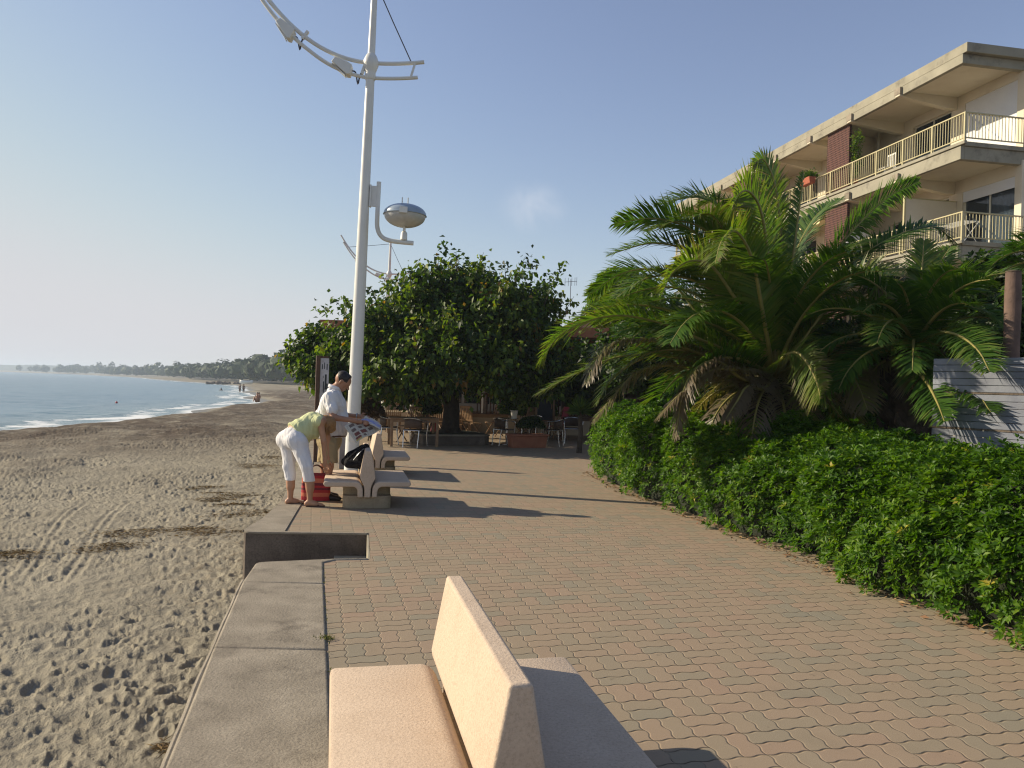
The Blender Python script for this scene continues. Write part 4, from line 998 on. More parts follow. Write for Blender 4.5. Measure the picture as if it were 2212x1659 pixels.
# ------------------------------------------------------------------ palms
PALM = [(0, (.022,.056,.010)), (.30, (.044,.104,.014)), (.52, (.088,.155,.022)), (.70, (.145,.172,.034)), (.84, (.12,.105,.045)), (1, (.145,.110,.075))]
M['palmleaf'] = leaf_mat('palm_leaflet', PALM, .40, .38, .4, (1.6,1.8,.45))
M['rachis'] = pm('palm_rachis', (.26,.22,.06), (.18,.17,.05), 9, .5)
M['palmtrunk'] = pm('palm_trunk', (.10,.075,.052), (.045,.034,.025), 11, .95, .03, 22)
def frond(root, pts, rng, leaf=.46, wid=.028, roll=0., dry=0., g=.4, vee=.42, npair=None, start=.14, stiff=.16, name='frond'):
    c = catmull(pts, 40); C = np.array([tuple(p) for p in c]); seg = np.linalg.norm(np.diff(C, axis=0), axis=1); cum = np.concatenate([[0], np.cumsum(seg)]); Lg = cum[-1]
    n = npair or int(Lg*50)
    t = start+(1-start)*(np.arange(n)+.5)/n; sd = t*Lg
    p = np.stack([np.interp(sd, cum, C[:, i]) for i in range(3)], 1)
    e = Lg*.02; T = unit(np.stack([np.interp(sd+e, cum, C[:, i])-np.interp(sd-e, cum, C[:, i]) for i in range(3)], 1))
    # side direction is carried along the arch from the frond's own plane, then rolled
    ch = C[-1]-C[0]; hor = np.array([ch[0], ch[1], 0.]); hor = hor/max(np.linalg.norm(hor), 1e-6)
    S0 = np.array([-hor[1], hor[0], 0.]); S = unit(S0[None]-(T@S0)[:, None]*T); N = np.cross(T, S); N = N*np.sign((N[:, 2].mean() if abs(N[:, 2].mean()) > 1e-6 else 1))
    tw = roll+.35*(t-.3)*np.sign(rng.uniform(-1, 1)); ca, sa = np.cos(tw)[:, None], np.sin(tw)[:, None]
    S, N = S*ca+N*sa, N*ca-S*sa
    prof = np.clip(.35+1.0*np.sin(PI*np.clip((t-start)/(1-start)*.93+.07, 0, 1))**.7, 0, 1.15)*np.where(t > .93, 1-(t-.93)*5., 1)
    Vs, Qs, Ts, rr = [], [], [], []; k0 = 0
    for sg in (-1, 1):
        fw = .55+.5*t+rng.normal(0, .10, n); vv = vee*(1-.35*t)+rng.normal(0, .17, n)
        d = unit(S*sg+T*fw[:, None]+N*vv[:, None]); l = leaf*prof*rng.uniform(.86, 1.1, n)
        wd = unit(np.cross(d, N))*(wid*.5*rng.uniform(.8, 1.15, n))[:, None]
        lift = N*(wid*.25)
        mid = p+d*(l*.5)[:, None]; mid[:, 2] -= stiff*.12*l
        tip = p+d*l[:, None]; tip[:, 2] -= stiff*l*(1+rng.normal(0, .35, n))+dry*l*.28
        V = np.stack([p-wd*.5, p+wd*.5, mid+wd+lift*0, mid-wd, tip], 1).reshape(-1, 3)
        k = (np.arange(n)*5)[:, None]+k0; k0 += n*5
        Qs.append(k+np.array([[0,1,2,3]])); Ts.append(k+np.array([[3,2,4]])); Vs.append(V)
        b = np.clip(g+rng.normal(0, .09, n)+dry*.6*rng.uniform(.4, 1.2, n), 0, 1); tp = np.clip(b+.10+dry*.6+.34*(t > .62)*rng.uniform(0, 1, n)*(1+dry), 0, 1)
        rr.append(np.stack([b, b, (b+b+tp)/3, (b+b+tp)/3, tp], 1).reshape(-1))
    # rachis tube
    mb = MB(); mb.tube(c[::2], [.030*(1-i/20)+.005 for i in range(21)], 6)
    Vr = np.array([tuple(v) for v in mb.V]); q = np.array([f for f in mb.F if len(f) == 4])+k0
    V = np.concatenate(Vs+[Vr])-np.array(root.location); Q = np.concatenate(Qs); Tt = np.concatenate(Ts)
    rnd = np.concatenate(rr+[np.full(len(Vr), .4)])
    o = fast_obj(name, V, [Q, q, Tt], [M['palmleaf'], M['rachis']], root, None, {'rnd': rnd}, midx=np.concatenate([np.zeros(len(Q)), np.ones(len(q)), np.zeros(len(Tt))]))
    return o
def arch(c, az, el0, L, droop, rng=None):
    """an arching rachis: starts at elevation el0, bends down by droop radians over length L"""
    out = [Vector(c)]; p = Vector(c); n = 8
    h = Vector((math.cos(az), math.sin(az), 0))
    for i in range(n):
        e = el0-droop*((i+.5)/n)**1.5
        p = p+(h*math.cos(e)+Vector((0,0,math.sin(e))))*(L/n); out.append(p.copy())
    return out
def palm_trunk(root, c, h, r0, r1, seed):
    rng = np.random.default_rng(seed); mb = MB()
    zs = np.linspace(0, h, 9); mb.tube([Vector((c[0], c[1], z)) for z in zs], [r0+(r1-r0)*(z/h)+.03*math.sin(z*9) for z in zs], 16)
    for i in range(70):
        a = i*2.4; z = h*(.15+.85*i/70); r = r0+(r1-r0)*z/h
        b = Vector((c[0]+math.cos(a)*r*.92, c[1]+math.sin(a)*r*.92, z)); e = b+Vector((math.cos(a)*.16, math.sin(a)*.16, .20))
        mb.tube([b, b.lerp(e, .6)+Vector((math.cos(a)*.03, math.sin(a)*.03, -.02)), e], [.065,.045,.016], 5)
    wchild(mb, 'trunk', M['palmtrunk'], root)

def big_palm():
    rng = np.random.default_rng(21); Y0 = 11.2
    c = P(1672, 815, Y0); root = empty('palm_tree', (c.x, c.y, 0), 0, 'largest palm tree, its arching green fronds filling the space above the long hedge', 'palm tree')
    palm_trunk(root, (c.x, c.y), c.z-.1, .42, .34, 5)
    def D(pts, d0, d1, **k):
        n = len(pts); frond(root, [c+Vector((0,0,.0))]+[P(x, y, Y0+d0+(d1-d0)*i/(n-1)) for i, (x, y) in enumerate(pts)], rng, **k)
    # fronds seen one by one
    D([(1700,690),(1690,560),(1684,470),(1672,390),(1650,345),(1630,352)], -.1, -.4, leaf=.40, roll=1.1, g=.52, vee=.2)
    D([(1668,660),(1655,520),(1640,445),(1615,412),(1592,424),(1580,455)], -.4, -1.3, leaf=.46, roll=.9, g=.5, vee=.15)
    D([(1640,650),(1600,560),(1560,490),(1530,462),(1490,470)], -.3, -.9, leaf=.42, roll=.2, g=.48)
    D([(1640,640),(1590,510),(1545,440),(1490,425),(1420,442)], .1, .5, leaf=.46, roll=-.3, g=.42)
    D([(1620,690),(1560,570),(1500,500),(1420,472),(1328,482)], .1, -.2, leaf=.48, roll=.3, g=.38, vee=.55)
    D([(1630,700),(1570,610),(1495,545),(1410,525),(1316,550)], -.2, -.5, leaf=.46, roll=.1, g=.40, vee=.5)
    D([(1640,720),(1585,640),(1538,575),(1492,563),(1452,590),(1428,640)], -.5, -1.4, leaf=.40, roll=.5, g=.55)
    D([(1600,770),(1520,735),(1415,694),(1316,682),(1217,718),(1166,783)], -.2, -.9, leaf=.44, roll=.15, g=.48, vee=.3)
    D([(1590,810),(1480,775),(1350,768),(1250,805),(1158,852)], .4, .8, leaf=.40, roll=.1, g=.5, vee=.3)
    D([(1580,790),(1470,748),(1375,735),(1306,752),(1266,828)], -.5, -1.2, leaf=.30, roll=.2, g=.55, dry=.55, vee=.1)
    D([(1570,820),(1470,790),(1385,800),(1330,850),(1283,910)], -.6, -1.3, leaf=.34, roll=.1, g=.6, dry=.45, vee=.1)
    D([(1610,820),(1550,780),(1500,800),(1474,855),(1460,945)], -.8, -1.7, leaf=.26, roll=.3, g=.65, dry=.8, vee=-.2)
    D([(1650,840),(1615,835),(1590,870),(1568,905)], -.8, -1.6, leaf=.22, roll=.5, g=.7, dry=.9, vee=-.2)
    D([(1690,775),(1722,762),(1748,790),(1766,830),(1772,862)], -.8, -2.0, leaf=.34, roll=.9, g=.60, vee=.3)
    D([(1720,790),(1782,778),(1825,790),(1852,830),(1874,885)], -.6, -1.5, leaf=.34, roll=.8, g=.64, dry=.28, vee=.2)
    D([(1730,770),(1800,735),(1850,752),(1880,790),(1892,825)], -.1, -.7, leaf=.36, roll=.9, g=.58, vee=.3)
    D([(1740,730),(1810,635),(1862,590),(1900,592),(1914,640),(1910,695)], -.4, -1.2, leaf=.36, roll=.9, g=.60, vee=.25)
    D([(1715,730),(1755,630),(1815,530),(1910,432),(1985,392)], .2, .8, leaf=.40, roll=-.9, g=.24, vee=.2)
    D([(1725,745),(1790,620),(1868,548),(1960,500),(2025,492),(2062,530)], .2, .6, leaf=.42, roll=.2, g=.14, vee=.3)
    D([(1685,720),(1708,590),(1726,455),(1736,372)], -.2, -.4, leaf=.22, roll=.0, g=.38, vee=.9)
    D([(1620,740),(1545,660),(1450,620),(1350,640),(1290,690)], .5, 1.2, leaf=.46, roll=.1, g=.34)
    D([(1610,760),(1520,690),(1430,590),(1345,590),(1270,640)], .8, 1.9, leaf=.44, roll=.1, g=.36)
    D([(1605,800),(1540,800),(1470,850),(1420,905)], -.9, -1.7, leaf=.24, roll=.2, g=.72, dry=.6, vee=0)
    D([(1735,790),(1840,740),(1960,745),(2040,800),(2085,855)], .5, .1, leaf=.40, roll=.4, g=.22)
    D([(1650,690),(1625,560),(1590,500),(1560,520),(1545,570)], -.7, -1.9, leaf=.40, roll=.6, g=.52)
    D([(1625,720),(1560,640),(1480,600),(1400,600),(1335,640)], -.3, -.7, leaf=.46, roll=.1, g=.46, vee=.45)
    D([(1630,680),(1585,570),(1535,505),(1470,478),(1395,500)], -.3, -.5, leaf=.46, roll=.0, g=.48, vee=.5)
    D([(1655,640),(1630,530),(1600,460),(1560,430),(1510,440)], .3, .6, leaf=.46, roll=-.2, g=.42, vee=.4)
    D([(1690,690),(1715,560),(1760,470),(1815,430)], .4, 1.1, leaf=.44, roll=-.3, g=.36, vee=.4)
    D([(1600,790),(1510,760),(1410,760),(1330,810),(1290,870)], -.4, -1.0, leaf=.40, roll=.1, g=.5, vee=.25)
    D([(1600,740),(1500,690),(1400,660),(1300,665),(1225,700)], .4, .9, leaf=.44, roll=.1, g=.42, vee=.4)
    # the rest of the crown
    for i in range(38):
        az = i*2.399+rng.uniform(-.2, .2); el = R(80-66*(i/38)); L = rng.uniform(2.2, 3.1)
        if math.sin(az) < -.8 and i > 10: continue
        frond(root, arch(c, az, el, L, rng.uniform(.9, 1.7)), rng, leaf=.42, roll=rng.uniform(-.3, .3), g=rng.uniform(.2, .45), npair=int(L*40))
    for i in range(16):
        az = i*2.399; frond(root, arch(c-Vector((0,0,.15)), az, R(rng.uniform(-5, 25)), rng.uniform(1.3, 1.9), rng.uniform(1.3, 1.9)), rng, leaf=.30, dry=rng.uniform(.3, .9), g=.55, vee=0, npair=34)
big_palm()
def rnd_palm(c, n, L, label, seed, g0, g1, th, dead=8, lo=-10, leaf=.40, open_side=False):
    rng = np.random.default_rng(seed); c = Vector(c); root = empty('palm_tree', (c.x, c.y, 0), 0, label, 'palm tree')
    palm_trunk(root, (c.x, c.y), c.z-.05, th*1.15, th, seed)
    for i in range(n):
        az = i*2.399+rng.uniform(-.25, .25); el = R(84-(84-lo)*(i/n)**.9); l = L*rng.uniform(.8, 1.1)
        if open_side and math.cos(az) > .45 and math.sin(az) < .55 and el < R(58): l *= .62
        if open_side and math.cos(az) > .45 and el < R(20): continue
        frond(root, arch(c, az, el, l, rng.uniform(.9, 1.6)), rng, leaf=leaf, roll=rng.uniform(-.4, .4), g=rng.uniform(g0, g1), npair=int(l*40))
    for i in range(dead):
        frond(root, arch(c-Vector((0,0,.1)), i*2.399, R(rng.uniform(-20, 10)), L*.55, rng.uniform(1.2, 1.7)), rng, leaf=.28, dry=.7, g=.55, vee=0, npair=30)
    return root
p2 = P(1975, 752, 10.2)
r2_ = rnd_palm(p2, 40, 1.55, 'second palm tree, growing between the largest one and the pale fence', 33, .10, .40, .26, leaf=.30, open_side=True)
rg2 = np.random.default_rng(34)
def D2(pts, d0, d1, **k):
    n = len(pts); frond(r2_, [p2]+[P(x, y, 10.2+d0+(d1-d0)*i/(n-1)) for i, (x, y) in enumerate(pts)], rg2, leaf=.30, **k)
D2([(2005,727),(2040,718),(2080,730),(2115,760),(2138,803)], -.6, -2.2, roll=.5, g=.34)
D2([(2010,690),(2050,640),(2100,625),(2135,640)], .0, .2, roll=.2, g=.25)
D2([(2020,700),(2070,667),(2122,670),(2165,698)], -.2, -.6, roll=.2, g=.25)
D2([(1985,660),(1992,580),(1996,520)], .1, .2, roll=.6, g=.45)
D2([(1995,660),(2025,580),(2052,535)], .2, .4, roll=.5, g=.4)
D2([(1985,800),(2005,830),(2025,870),(2040,910)], -.8, -1.7, roll=.7, g=.2)
D2([(2000,790),(2060,815),(2110,850),(2140,890)], -.8, -1.9, roll=.4, g=.15)
bush('shrub', (4.35,8.95,.70), (.62,.55,.62), 1100, .08, .03, M['hedgeleaf'], 'dark shrub at the left end of the pale fence, under the second palm', 'shrub', 42, rn0=.2)
p3 = P(2330, 575, 10.6)
rnd_palm(p3, 34, 1.15, 'dark palm tree at the right edge, beyond the wooden post', 35, .0, .12, .18, 4, leaf=.30)  # leaf tones kept darkest, painting this sunlit palm as if shaded
for (px_, Y_, rx_, lb_) in ((1480,13.0,.95,'added dark shrub behind the rounded hedge block, under the dead palm fronds'), (1610,13.2,1.1,'added dark shrub hiding the foot of the largest palm, behind the long hedge'), (1770,12.9,1.1,'added dark shrub between the feet of the two palms, behind the long hedge')):
    q_ = P(px_, 890, Y_); bush('shrub', (q_.x, q_.y, .85), (rx_, .6, .80), 1300, .10, .04, M['hedgeleaf'], lb_, 'shrub', px_, rn0=.12)  # filler shrubs added to cover bright walls and darken this stretch

# ------------------------------------------------------------------ leafy broad tree over the terrace
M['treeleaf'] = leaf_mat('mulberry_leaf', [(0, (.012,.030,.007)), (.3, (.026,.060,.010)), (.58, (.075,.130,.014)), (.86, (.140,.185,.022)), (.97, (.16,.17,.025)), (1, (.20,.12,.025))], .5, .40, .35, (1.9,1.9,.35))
M['bark'] = pm('tree_bark', (.055,.042,.032), (.025,.020,.016), 9, .95, .03, 26)
def broad_tree():
    rng = np.random.default_rng(77)
    b = P(972, 940, 21.3); root = empty('tree', (b.x, b.y, .28), 0, 'broad leafy tree with dark trunk shading the restaurant terrace', 'tree')
    base = Vector((b.x, b.y, .25)); top = P(972, 800, 21.4)
    mb = MB(); mb.tube(catmull([base, base.lerp(top, .4)+Vector((.04,0,0)), top+Vector((0,0,-.1)), top+Vector((0,0,.25))], 12), [.29,.25,.235,.225,.22,.215,.21,.21,.21,.20,.20,.18,.15], 14)
    mb.tube([base+Vector((0,0,-.05)), base+Vector((0,0,.18))], [.40,.26], 14)
    wchild(mb, 'trunk', M['bark'], root)
    # crown lobes read from the photograph: (px, py, radius in metres x, z), each with its own distance
    lobes = [(760,775,1.25,.95,20.8),(700,760,1.0,.85,21.6),(700,800,.9,.6,20.6),(830,720,1.3,1.1,20.6),(850,800,1.3,.8,19.9),(930,650,1.35,1.15,21.2),(960,760,1.5,1.1,19.9),(1010,640,1.2,1.0,21.8),(1080,690,1.4,1.25,20.8),
             (1060,790,1.3,.8,20.0),(1140,680,1.15,1.1,22.0),(1170,770,1.3,1.0,21.2),(1130,830,1.1,.5,21.0),(890,840,1.2,.45,20.6),(760,830,.9,.40,21.2),(1000,720,1.6,1.2,23.0),(860,730,1.6,1.1,23.2),(1150,760,1.4,1.1,23.4),(655,775,.55,.40,21.2)]
    tips = []; 
    for px, py, rx, rz, Y in lobes:
        c = np.array(P(px, py, Y)); n = int(62*rx*rz+12)
        d = unit(rng.normal(0, 1, (n, 3))); r = rng.uniform(.66, 1.12, n)[:, None]
        tips.append(np.concatenate([c+d*r*np.array([rx, rx*.95, rz]), np.repeat(c[None], n, 0)], 1))
    sprigs = [(962,522),(985,545),(945,560),(1045,545),(1140,548),(1125,575),(1225,568),(1205,600),(1178,590),(1090,570),(1015,570),(905,585),(860,590),(882,572),(822,600),(778,655),(741,640),(720,645),(686,655),(625,732),(640,745),(672,700),(650,760),(1240,640),(1160,560),(1060,575),(930,575),(800,620)]
    for px, py in sprigs:
        Y = rng.uniform(20.6, 22.2); e = np.array(P(px, py, Y)); f = np.array(P(px+(972-px)*.14, py+62, Y)); tips.append(np.concatenate([e, f])[None])
    tips = np.concatenate(tips); n = len(tips)
    hub = np.array(P(972, 775, 21.4))
    # limbs: hub -> lobe centres ; shoots: towards every tip
    mb = MB()
    for px, py, rx, rz, Y in lobes:
        e = P(px, py+12, Y); h = Vector(hub)
        mb.tube(catmull([h-Vector((0,0,.35)), h.lerp(e, .45)+Vector((0,0,-.10)), e, e+(e-h).normalized()*rx*.5], 10), [.115-.009*i for i in range(11)], 7)
    wchild(mb, 'limbs', M['bark'], root)
    start = tips[:, 3:]+rng.normal(0, .12, (n, 3)); end = tips[:, :3]
    L = np.linalg.norm(end-start, axis=1)
    mb = MB()
    for a, e in zip(start[::2], end[::2]):
        a, e = Vector(a), Vector(e); mb.tube([a, a.lerp(e, .5)+Vector((0,0,.06)), e], [.016,.010,.004], 4, False)
    wchild(mb, 'shoots', M['bark'], root)
    per = 28
    t = rng.uniform(.25, 1.02, (n, per)); p = start[:, None]+(end-start)[:, None]*t[..., None]+rng.normal(0, .085, (n, per, 3))
    p[..., 2] += .06*np.sin(PI*np.clip(t, 0, 1))
    ax = unit(end-start)[:, None]; d = rng.normal(0, .75, (n, per, 3))+ax*.45; d[..., 2] -= .75
    nr = rng.normal(0, .5, (n, per, 3))+np.array([-.35,-.25,.75])
    q = n*per; V, T = leaf_batch(p.reshape(q, 3), d.reshape(q, 3), nr.reshape(q, 3), rng.uniform(.10, .19, q), rng.uniform(.075, .135, q), .18, .15)
    side = ((p[..., 0]-hub[0])/4.5).reshape(-1)
    rn = np.clip(np.repeat(rng.normal(.47, .20, n), per)+rng.normal(0, .12, q)+np.where(rng.uniform(0, 1, q) < .025, .36, 0), 0, 1)
    k = rng.integers(0, q)
    V1, R1 = V, np.repeat(rn, 4)
    # inner leaves fill the crown
    m = 9000; li = rng.integers(0, len(lobes), m); lc = np.array([np.array(P(a, b_, Y)) for a, b_, _, _, Y in lobes])[li]; lr = np.array([[rx, rx*.9, rz] for _, _, rx, rz, _ in lobes])[li]
    pi = lc+unit(rng.normal(0, 1, (m, 3)))*lr*(rng.uniform(0, 1, (m, 1))**.5)*.9
    dd = rng.normal(0, .8, (m, 3)); dd[:, 2] -= .6
    V2, T2 = leaf_batch(pi, dd, rng.normal(0, .6, (m, 3))+np.array([0,0,.7]), rng.uniform(.12, .22, m), rng.uniform(.10, .16, m), .18, .1)
    fast_obj('crown', np.concatenate([V1, V2])-np.array(root.location), [np.concatenate([T, T2+len(V1)])], M['treeleaf'], root, None, {'rnd': np.concatenate([R1, np.repeat(np.clip(rng.normal(.35, .15, m), 0, 1), 4)])})
broad_tree()
def round_tree(name, c, rad, trunk_h, n, L, W, label, seed, cat='tree', mat=None, rn0=.45):
    rng = np.random.default_rng(seed); c = np.array(c, float); root = empty(name, (c[0], c[1], 0), 0, label, cat)
    lob = [c+unit(rng.normal(0, 1, 3))*np.array(rad)*.45 for _ in range(9)]+[c]
    P_, N_ = [], []
    for lc in lob:
        d = unit(rng.normal(0, 1, (n//10, 3))); P_.append(lc+d*np.array(rad)*.60*rng.uniform(.7, 1.05, (n//10, 1))); N_.append(d)
    p = np.concatenate(P_); nn = np.concatenate(N_)
    V, T = rosettes(p, nn+np.array([0,0,.3]), 6, L, W, rng)
    rn = np.clip(rng.normal(rn0, .16, len(p)*6), 0, 1)
    fast_obj('crown', V-np.array(root.location), [T], mat or M['treeleaf'], root, None, {'rnd': np.repeat(rn, 4)})
    mb = MB(); mb.tube([Vector((c[0], c[1], 0)), Vector((c[0]+.1, c[1], trunk_h)), Vector((c[0], c[1], c[2]))], [.16,.12,.06], 9)
    for lc in lob[:6]: mb.tube([Vector((c[0]+.1, c[1], trunk_h)), Vector(lc)], [.08,.02], 6)
    wchild(mb, 'trunk', M['bark'], root); return root
round_tree('tree', P(1345, 650, 27), (1.35,1.3,1.15), 2.4, 2600, .17, .085, 'bushy green round tree rising behind the big palm\'s left fronds', 61, mat=M['hedgeleaf'])
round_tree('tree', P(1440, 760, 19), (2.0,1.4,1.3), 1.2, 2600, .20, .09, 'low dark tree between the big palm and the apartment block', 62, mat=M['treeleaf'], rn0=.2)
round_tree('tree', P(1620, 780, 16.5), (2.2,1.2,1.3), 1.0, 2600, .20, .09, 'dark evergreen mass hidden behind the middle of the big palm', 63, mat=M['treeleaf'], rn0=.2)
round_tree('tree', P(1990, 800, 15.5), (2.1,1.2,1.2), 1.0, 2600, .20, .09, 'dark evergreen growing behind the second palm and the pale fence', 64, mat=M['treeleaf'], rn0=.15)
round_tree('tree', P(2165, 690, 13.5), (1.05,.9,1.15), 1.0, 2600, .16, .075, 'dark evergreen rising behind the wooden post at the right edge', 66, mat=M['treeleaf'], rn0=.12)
round_tree('tree', P(1285, 815, 25), (1.4,1.4,1.0), 1.2, 2000, .18, .09, 'dark small tree right of the terrace, under the long left palm frond', 65, mat=M['treeleaf'], rn0=.25)

# fallen leaves at the foot of the hedge
def litter():
    rng = np.random.default_rng(8); n = 900
    hb = np.array(HB); cum = np.concatenate([[0], np.cumsum(np.linalg.norm(np.diff(hb, axis=0), axis=1))]); s = rng.uniform(0, cum[-1], n)
    x = np.interp(s, cum, hb[:, 0])+rng.normal(.06, .05, n)-np.abs(rng.normal(0, .04, n))*(rng.uniform(0, 1, n) < .12)*4; y = np.interp(s, cum, hb[:, 1])+rng.normal(0, .05, n)
    p = np.stack([x, y, rng.uniform(.006, .02, n)], 1); d = rng.normal(0, 1, (n, 3)); d[:, 2] *= .15; nr = rng.normal(0, .3, (n, 3))+np.array([0,0,1])
    V, T = leaf_batch(p, d, nr, rng.uniform(.03, .075, n), rng.uniform(.015, .035, n), .2, 0)
    V[:, 2] = np.maximum(V[:, 2], .004)
    m = leaf_mat('dry_leaf', [(0, (.20,.12,.06)), (.5, (.36,.25,.13)), (1, (.20,.09,.05))], .7, .05, .2)
    tag(fast_obj('fallen_leaves', V, [T], m, None, None, {'rnd': np.repeat(rng.uniform(0, 1, n), 4)}), kind='stuff')
litter()
def weeds():
    rng = np.random.default_rng(19); n = 150; g = G(704, 1381); k_ = rng.uniform(0, 1, n) < .7
    x = np.where(k_, g.x+rng.normal(0, .035, n), rng.uniform(-1.6, -.85, n)); y = np.where(k_, g.y+rng.normal(0, .02, n), 0); y = np.where(k_, y, 3.603+(-.78-x)/.252*1.0)
    x = np.where(k_, x, x+.012); d = rng.normal(0, .6, (n, 3)); d[:, 2] = np.abs(d[:, 2])+.3
    V, T = leaf_batch(np.stack([x, y, np.full(n, .004)], 1), d, rng.normal(0, 1, (n, 3)), rng.uniform(.012, .035, n), rng.uniform(.004, .008, n), .1, .1)
    tag(fast_obj('weeds', V, [T], leaf_mat('weed_leaf', [(0, (.05,.07,.012)), (1, (.16,.16,.04))], .7, .2, .2), None, None, {'rnd': np.repeat(rng.uniform(0, 1, n), 4)}), kind='stuff')
weeds()
# dry seaweed strands heaped on the sand below the wall
def seaweed():
    rng = np.random.default_rng(12); V, T, rr = [], [], []; k0 = 0
    for px, py, rx, ry, a in LITTER:
        g = G(px, py, -.6); n = int(620*a*rx*2.0)+50
        x = g.x+rng.normal(0, rx*.6, n); y = g.y+rng.normal(0, ry*.75, n)+.12*np.sin(x*5)
        hh, d_ = sand_h(x, y); hm = np.exp(-((x-g.x)/(rx*.7))**2-((y-g.y)/(ry*.7))**2)
        z = hh+(fbm(x*.25, y*.25, 3, 71)-.5)*.16+.02+hm*.06*rng.uniform(.1, 1, n)*a
        p = np.stack([x, y, z], 1); d = rng.normal(0, 1, (n, 3)); d[:, 2] *= .14; nr = rng.normal(0, .4, (n, 3))+np.array([0,0,1])
        v, t = leaf_batch(p, d, nr, rng.uniform(.03, .10, n), rng.uniform(.006, .014, n), .1, .1)
        V.append(v); T.append(t+k0); k0 += len(v); rr.append(np.repeat(rng.uniform(0, 1, n), 4))
    m = leaf_mat('dry_seaweed', [(0, (.05,.03,.015)), (.5, (.16,.10,.042)), (.85, (.29,.20,.09)), (1, (.38,.27,.12))], .8, .05, .2)
    tag(fast_obj('dry_seaweed', np.concatenate(V), [np.concatenate(T)], m, None, None, {'rnd': np.concatenate(rr)}), kind='stuff')
seaweed()
# ================================================================== pale fence and wooden post on the right
M['fence'] = pm('weathered_pale_boards', (.24,.26,.30), (.16,.17,.21), 4, .7, .004, 40, spec=.3, stain=((.16,.16,.18), 2.2, .7), detail=8)
M['post'] = pm('pinkish_old_wood', (.17,.11,.085), (.10,.068,.055), 7, .85, .01, 30)
def fence():
    a, dr = Vector((5.33,8.2,0)), Vector((-.545,.838,0)); ang = math.atan2(dr.y, dr.x)
    root = empty('board_fence', a, ang, 'pale weathered board fence behind the hedge at the right edge', 'fence')
    for i in range(4):
        z0 = .52+i*.395
        mb = MB()
        for k in range(5):
            zz = z0+.375*k/5; mb.box((-.83, .004*(k % 2), zz+.0365), (3.55,.03,.071))
        bevel(mb.build('board_panel', M['fence'], root, smooth=None), .006, 2)
        mb = MB(); mb.box((-.83,.012,z0-.010), (3.55,.02,.018)); mb.build('rail', M['kerbdark'], root, smooth=None)
    mb = MB(); mb.box((-.83,.03,.25), (3.55,.04,.50)); mb.build('shadow_strip', M['inner'], root, smooth=None)  # near-black strip painted in place of the shadow below the boards
    for x in (-2.4,-.8,.8):
        mb = MB(); mb.box((x,-.06,1.04), (.08,.07,2.08)); mb.build('post', M['post'], root, smooth=None)
    q = P(2184, 768, 8.9); tp = P(2189, 588, 8.9)
    r2 = empty('wooden_post', (q.x, q.y, 0), 0, 'thick reddish wooden post standing taller than the pale fence', 'post')
    mb = MB(); zs = np.linspace(0, 1, 12)
    mb.tube([Vector((q.x, q.y, 0)).lerp(tp, t)+Vector((.006*math.sin(t*9), 0, 0)) for t in zs], [.096-.014*t+.004*math.sin(t*23) for t in zs], 14)
    wchild(mb, 'post_shaft', M['post'], r2)
    mb = MB(); mb.lathe([(.082,0),(.078,.012),(.05,.02)], 14, tp); wchild(mb, 'cut_top', M['twig'], r2)
fence()

# ================================================================== apartment block
M['facade'] = pm('cream_render', (.66,.60,.47), (.60,.53,.41), 1.2, .9, .003, 40, spec=.2, stain=((.42,.35,.25), 1.1, .35))
M['slab'] = pm('stained_concrete', (.34,.32,.25), (.26,.245,.19), 1.6, .9, .006, 30, spec=.2, stain=((.12,.11,.095), 1.7, .85), detail=9)
M['rail'] = pm('cream_yellow_paint', (.47,.42,.24), (.40,.36,.20), 3, .5, 0, spec=.4, stain=((.25,.16,.09), 6, .3))
M['shutter'] = pm('white_roller_shutter', (.68,.69,.70), (.62,.63,.65), 2, .5)
M['glass'] = pm('window_glass', (.05,.07,.09), (.03,.04,.05), 2, .06, 0, spec=.9)
_b = M['glass'].node_tree.nodes['Principled BSDF']; _nt = NT(M['glass']); _tr = _nt.new('ShaderNodeBsdfTransparent'); _tr.inputs[0].default_value = (.8,.85,.88,1); _mx = _nt.new('ShaderNodeMixShader'); _mx.inputs[0].default_value = .55
_nt.l.new(_b.outputs[0], _mx.inputs[1]); _nt.l.new(_tr.outputs[0], _mx.inputs[2]); _nt.l.new(_mx.outputs[0], _nt.n['Material Output'].inputs[0])
M['curtain'] = pm('pale_curtain', (.60,.64,.68), (.50,.54,.60), 4, .8)
M['darkroom'] = pm('dim_room', (.06,.035,.022), (.03,.02,.015), 2, .9)
M['frame'] = pm('cream_window_frame', (.60,.58,.48), None, 3, .5)
M['rust'] = pm('terracotta', (.40,.12,.06), (.32,.09,.05), 6, .8)
def claustra_mat():
    m, nt, b = new_mat('red_claustra_brick')
    o = nt.obj(); v = nt.vmath('MULTIPLY', o, (1, 1, 1)); sp = nt.new('ShaderNodeSeparateXYZ'); nt.put(sp.inputs[0], o)
    fy = nt.math('FRACT', nt.math('DIVIDE', nt.math('ADD', sp.outputs[1], sp.outputs[0]), .085)); fz = nt.math('FRACT', nt.math('DIVIDE', sp.outputs[2], .085))
    e = nt.math('MAXIMUM', nt.math('ABSOLUTE', nt.math('SUBTRACT', fy, .5)), nt.math('ABSOLUTE', nt.math('SUBTRACT', fz, .5)))
    hole = nt.mapr(e, .26, .34, 1, 0)
    col = nt.mix(hole, nt.ramp(nt.noise(o, 12, 3), [(.3, (.095,.042,.033)), (.7, (.14,.060,.045))]), (.025,.008,.007))
    nt.put(b.inputs['Base Color'], col); b.inputs['Roughness'].default_value = .9
    nt.put(b.inputs['Normal'], nt.bump(nt.math('SUBTRACT', 1, hole), 1, .03)); return m
M['claustra'] = claustra_mat()
